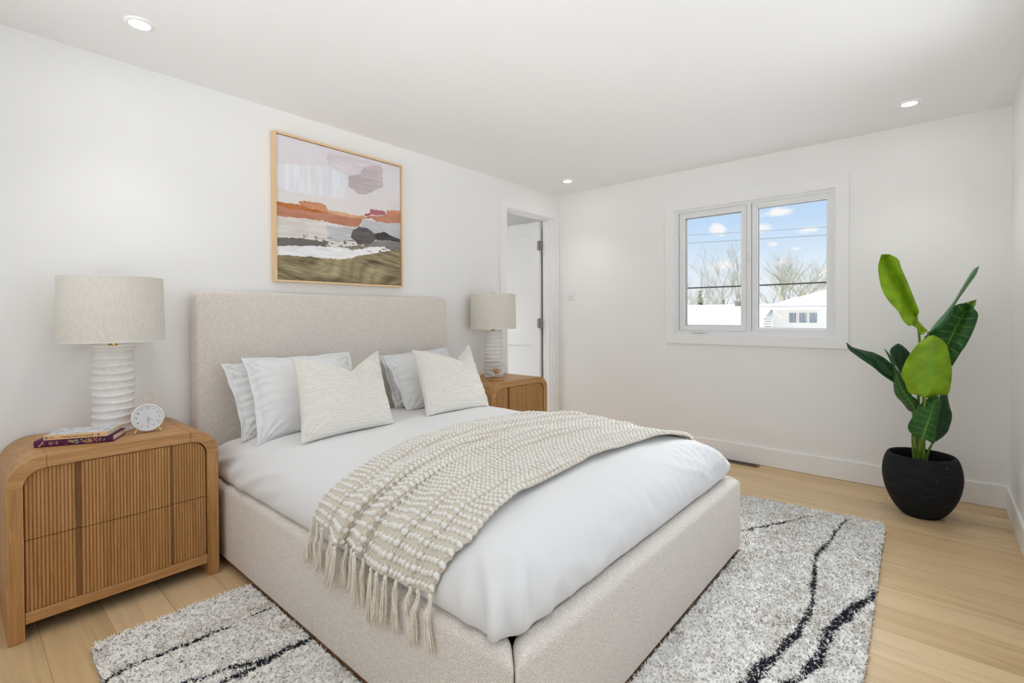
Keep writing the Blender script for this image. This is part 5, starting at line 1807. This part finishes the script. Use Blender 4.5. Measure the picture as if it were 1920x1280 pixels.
# neighbour's house on the right
hs = thing('house', 'white house with snowy hip roof and three small windows', 'house', (19, -3, -3))
MB().box(16, 22.5, -8, 1.64, -3, 1.5).build('wall', SIDING, hs, world=True)
rf = MB()
e0, e1 = (15.4, 1.85), (23.1, -8.5)
z0 = 1.46
rA, rB = (19.2, -2.0, 2.9), (19.2, -6.0, 2.9)
vsr = [(15.4, 1.85, z0), (15.4, -8.5, z0), (23.1, -8.5, z0), (23.1, 1.85, z0), rA, rB]
rf.add(vsr, [(0, 4, 5, 1), (1, 5, 2), (2, 5, 4, 3), (3, 4, 0), (0, 1, 2, 3)])
roof = rf.build('roof', SNOW, hs, world=True)
MB().box(15.36, 15.42, -8.5, 1.87, 1.36, 1.47).box(15.4, 23.1, 1.84, 1.88, 1.36, 1.47).build('eave_board', SIDING, hs, world=True)
MB().box(15.352, 15.42, -8.5, 1.88, 1.468, 1.482).build('drip_edge', SHINGLE, hs, world=True)
CURT, knt, kb = mat('curtained_pane', (120, 130, 138), 0.3, 0.5)
v = objcoord(knt, (1, 30, 1))
n = N(knt, 'ShaderNodeTexNoise', inp={'Scale': 1.0, 'Detail': 2.0})
knt.links.new(v, n.inputs['Vector'])
r = ramp(knt, [(0.35, lin((112, 122, 132))), (0.65, lin((186, 192, 196)))])
knt.links.new(n.outputs[0], r.inputs[0])
knt.links.new(r.outputs[0], kb.inputs['Base Color'])
for yc in (0.955, 0.632, 0.315):
    m_ = MB()
    ring(m_, 0, yc - 0.15, yc + 0.15, 0.86, 1.28, 0.03, 15.94, 16.01)
    f = m_.build('window', SIDING, hs, world=True)
    MB().box(15.96, 15.99, yc - 0.122, yc + 0.122, 0.888, 1.252).build('pane', CURT, f, world=True)
MB().tube(spline([(15.5, 1.42, 1.36), (15.55, 1.42, 1.25), (15.8, 1.36, 1.16), (15.93, 1.34, 1.05)], 10), 0.05, 8).build('downspout', SIDING, hs, world=True)
hr = MB()
hr.add([(24.5, 4.25, 1.5), (24.5, -3, 1.5), (29, -3, 1.5), (29, 4.25, 1.5), (26.4, 3.0, 2.12), (26.4, 0.0, 2.12)], [(0, 4, 5, 1), (1, 5, 2), (2, 5, 4, 3), (3, 4, 0), (0, 1, 2, 3)])
hr.box(24.9, 28.6, -2.8, 3.9, -3, 1.5)
t = hr.build('house', SNOW, None)
meta(t, 'snowy roof of a second house rising just behind the white house', 'house')
# long low house on the left
hl = thing('house', 'long low house under a plain snowy roof, seen through the left pane', 'house', (18, 8, -3))
lr = MB()
lr.add([(12, 0.72, 0.25), (16, 1.625, 1.177), (18, 1.9, 1.64), (18, 22, 1.64), (12, 22, 0.25), (24, 1.9, 0.25), (24, 22, 0.25),
        (12, 0.72, 0.13), (16, 1.625, 1.057), (18, 1.9, 1.52), (18, 22, 1.52), (12, 22, 0.13), (24, 1.9, 0.13), (24, 22, 0.13)],
       [(0, 1, 2, 3, 4), (2, 5, 6, 3), (11, 10, 9, 8, 7), (10, 13, 12, 9), (0, 7, 8, 1), (1, 8, 9, 2), (2, 9, 12, 5), (0, 4, 11, 7), (5, 12, 13, 6), (4, 3, 10, 11), (3, 6, 13, 10)])
lr.build('roof', SNOW, hl, world=True)
MB().box(12.6, 23.4, 2.6, 21.5, -3, 0.16).build('wall', SIDING, hl, world=True)
r_ = random.Random(5)
for i in range(6):
    x0 = 13.5 + i * 0.36
    za = 0.25 + (x0 - 12) / 6 * 1.39
    zb = 0.25 + (x0 + 0.10 - 12) / 6 * 1.39
    ye = 0.72 + (x0 - 12) * 0.2263 + 0.03
    y1 = ye + r_.uniform(0.12, 0.34)
    MB().prism([(x0, ye), (x0 + 0.10, ye + 0.022), (x0 + 0.10, y1), (x0, y1 - 0.1)], 2, za - 0.02, zb + 0.006).build('bare_shingle', SHINGLE, hl, world=True)
MB().box(17.6, 17.9, 3.15, 3.45, 1.5, 1.76).build('roof_vent', SHINGLE, hl, world=True)

# trees, each grown on its own
BARK = plain('pale_bark', (184, 178, 158), 0.9, 0.05, var=0.1, scale=2)
BARK2 = plain('olive_bark', (192, 186, 158), 0.9, 0.05, var=0.1, scale=2)


def tree(label, x, y, h, spread, seed, m, levels=5, fork=3, r0=0.16, group='bare trees'):
    r_ = random.Random(seed)
    mb = MB()
    def grow(p, d, L_, r, lv):
        n_ = 3
        pts, rs = [p], [r]
        q = Vector(p)
        dd = Vector(d)
        for i in range(n_):
            dd = (dd + Vector((r_.uniform(-1, 1), r_.uniform(-1, 1), r_.uniform(-0.4, 0.9))) * 0.16).normalized()
            q = q + dd * L_ / n_
            pts.append(q.copy())
            rs.append(r * (1 - 0.4 * (i + 1) / n_))
        mb.tube(pts, rs, 5 if lv > 2 else 3, caps=False)
        if lv == 0:
            return
        for k in range(fork + (1 if lv < 4 else 0)):
            f = r_.uniform(0.35, 1.0)
            b_ = pts[min(n_, max(1, int(f * n_ + 0.5)))]
            a = r_.uniform(0, 2 * PI)
            s = spread * r_.uniform(0.5, 1.1)
            nd = (dd + Vector((math.cos(a) * s, math.sin(a) * s, r_.uniform(-0.1, 0.35)))).normalized()
            grow(b_, nd, L_ * r_.uniform(0.58, 0.8), r * 0.52, lv - 1)
    grow(Vector((x, y, -3.02)), Vector((0, 0, 1)), h * 0.36, r0, levels)
    o = mb.build('tree', m, None, True)
    meta(o, label, 'tree', group)
    o.location = (0, 0, 0)
    return o


tree('bare spreading tree at the left edge of the left window pane', 33, 10.9, 12.4, 0.75, 1, BARK, r0=0.13)
tree('slender bare tree beside the window mullion in the left pane', 37, 7.9, 13.5, 0.5, 2, BARK, levels=4, fork=2, r0=0.10)
tree('thick bare tree behind the low roof, middle of left pane', 45, 12.5, 12.5, 0.9, 3, BARK, r0=0.12)
tree('bare tree at the left side of the right window pane', 39, 7.0, 11.6, 0.75, 4, BARK, r0=0.12)
tree('broad olive bare tree behind the white house roof', 33, 4.0, 10.4, 0.85, 5, BARK2, r0=0.15)
tree('smaller bare tree right of the broad olive tree', 47, 5.4, 12.6, 0.8, 6, BARK2, r0=0.12)
FIR = plain('fir_green', (128, 134, 100), 0.9, 0.05, var=0.2, scale=3)


def fir(label, x, y, h, seed):
    r_ = random.Random(seed)
    mb = MB().tube([(x, y, -3.02), (x, y, -3 + h * 0.95)], [0.12, 0.02], 6)
    n_ = 26
    for i in range(n_):
        f = i / n_
        z = -3 + h * (0.12 + 0.86 * f)
        rad = h * 0.20 * (1 - f) + 0.05
        for k in range(9):
            a = r_.uniform(0, 2 * PI)
            q = rad * r_.uniform(0.7, 1.1)
            c_, s_ = math.cos(a), math.sin(a)
            tip = (x + q * c_, y + q * s_, z - q * 0.35)
            wd = 0.10 + 0.12 * (1 - f)
            mb.add([(x, y, z + 0.1), (x + q * 0.5 * c_ - wd * s_, y + q * 0.5 * s_ + wd * c_, z - q * 0.1), tip, (x + q * 0.5 * c_ + wd * s_, y + q * 0.5 * s_ - wd * c_, z - q * 0.1), (x + q * 0.5 * c_, y + q * 0.5 * s_, z + 0.09)],
                   [(0, 1, 4), (1, 2, 4), (2, 3, 4), (3, 0, 4)])
    o = mb.build('fir_tree', FIR, None)
    return meta(o, label, 'tree', 'fir trees')


fir('small olive fir tree above the low snowy roof', 27, 6.9, 5.3, 3)
fir('taller grey-green fir at the left of the low snowy roof', 28, 8.7, 6.0, 4)

CABLE = plain('dark_cable', (60, 58, 56), 0.7, 0.2)
CABLE2 = plain('grey_cable', (140, 138, 138), 0.7, 0.2)


def cable(label, za, zb, r, m):
    s = (zb - za) / (-0.974 - 2.491)
    pts = []
    for k in range(41):
        y = 22 - 44 * k / 40
        pts.append((10, y, za + s * (y - 2.491) + 0.0016 * (y - 0.7) ** 2 - 0.005))
    o = MB().tube(pts, r, 6).build('overhead_cable', m, None, True)
    return meta(o, label, 'cable', 'overhead cables')


cable('uppermost thin overhead cable against the blue sky', 3.521, 3.339, 0.006, CABLE2)
cable('second thin overhead cable, just below the uppermost', 3.289, 3.146, 0.008, CABLE2)
cable('thick dark overhead cable crossing in front of the bare trees', 1.973, 1.978, 0.022, CABLE)
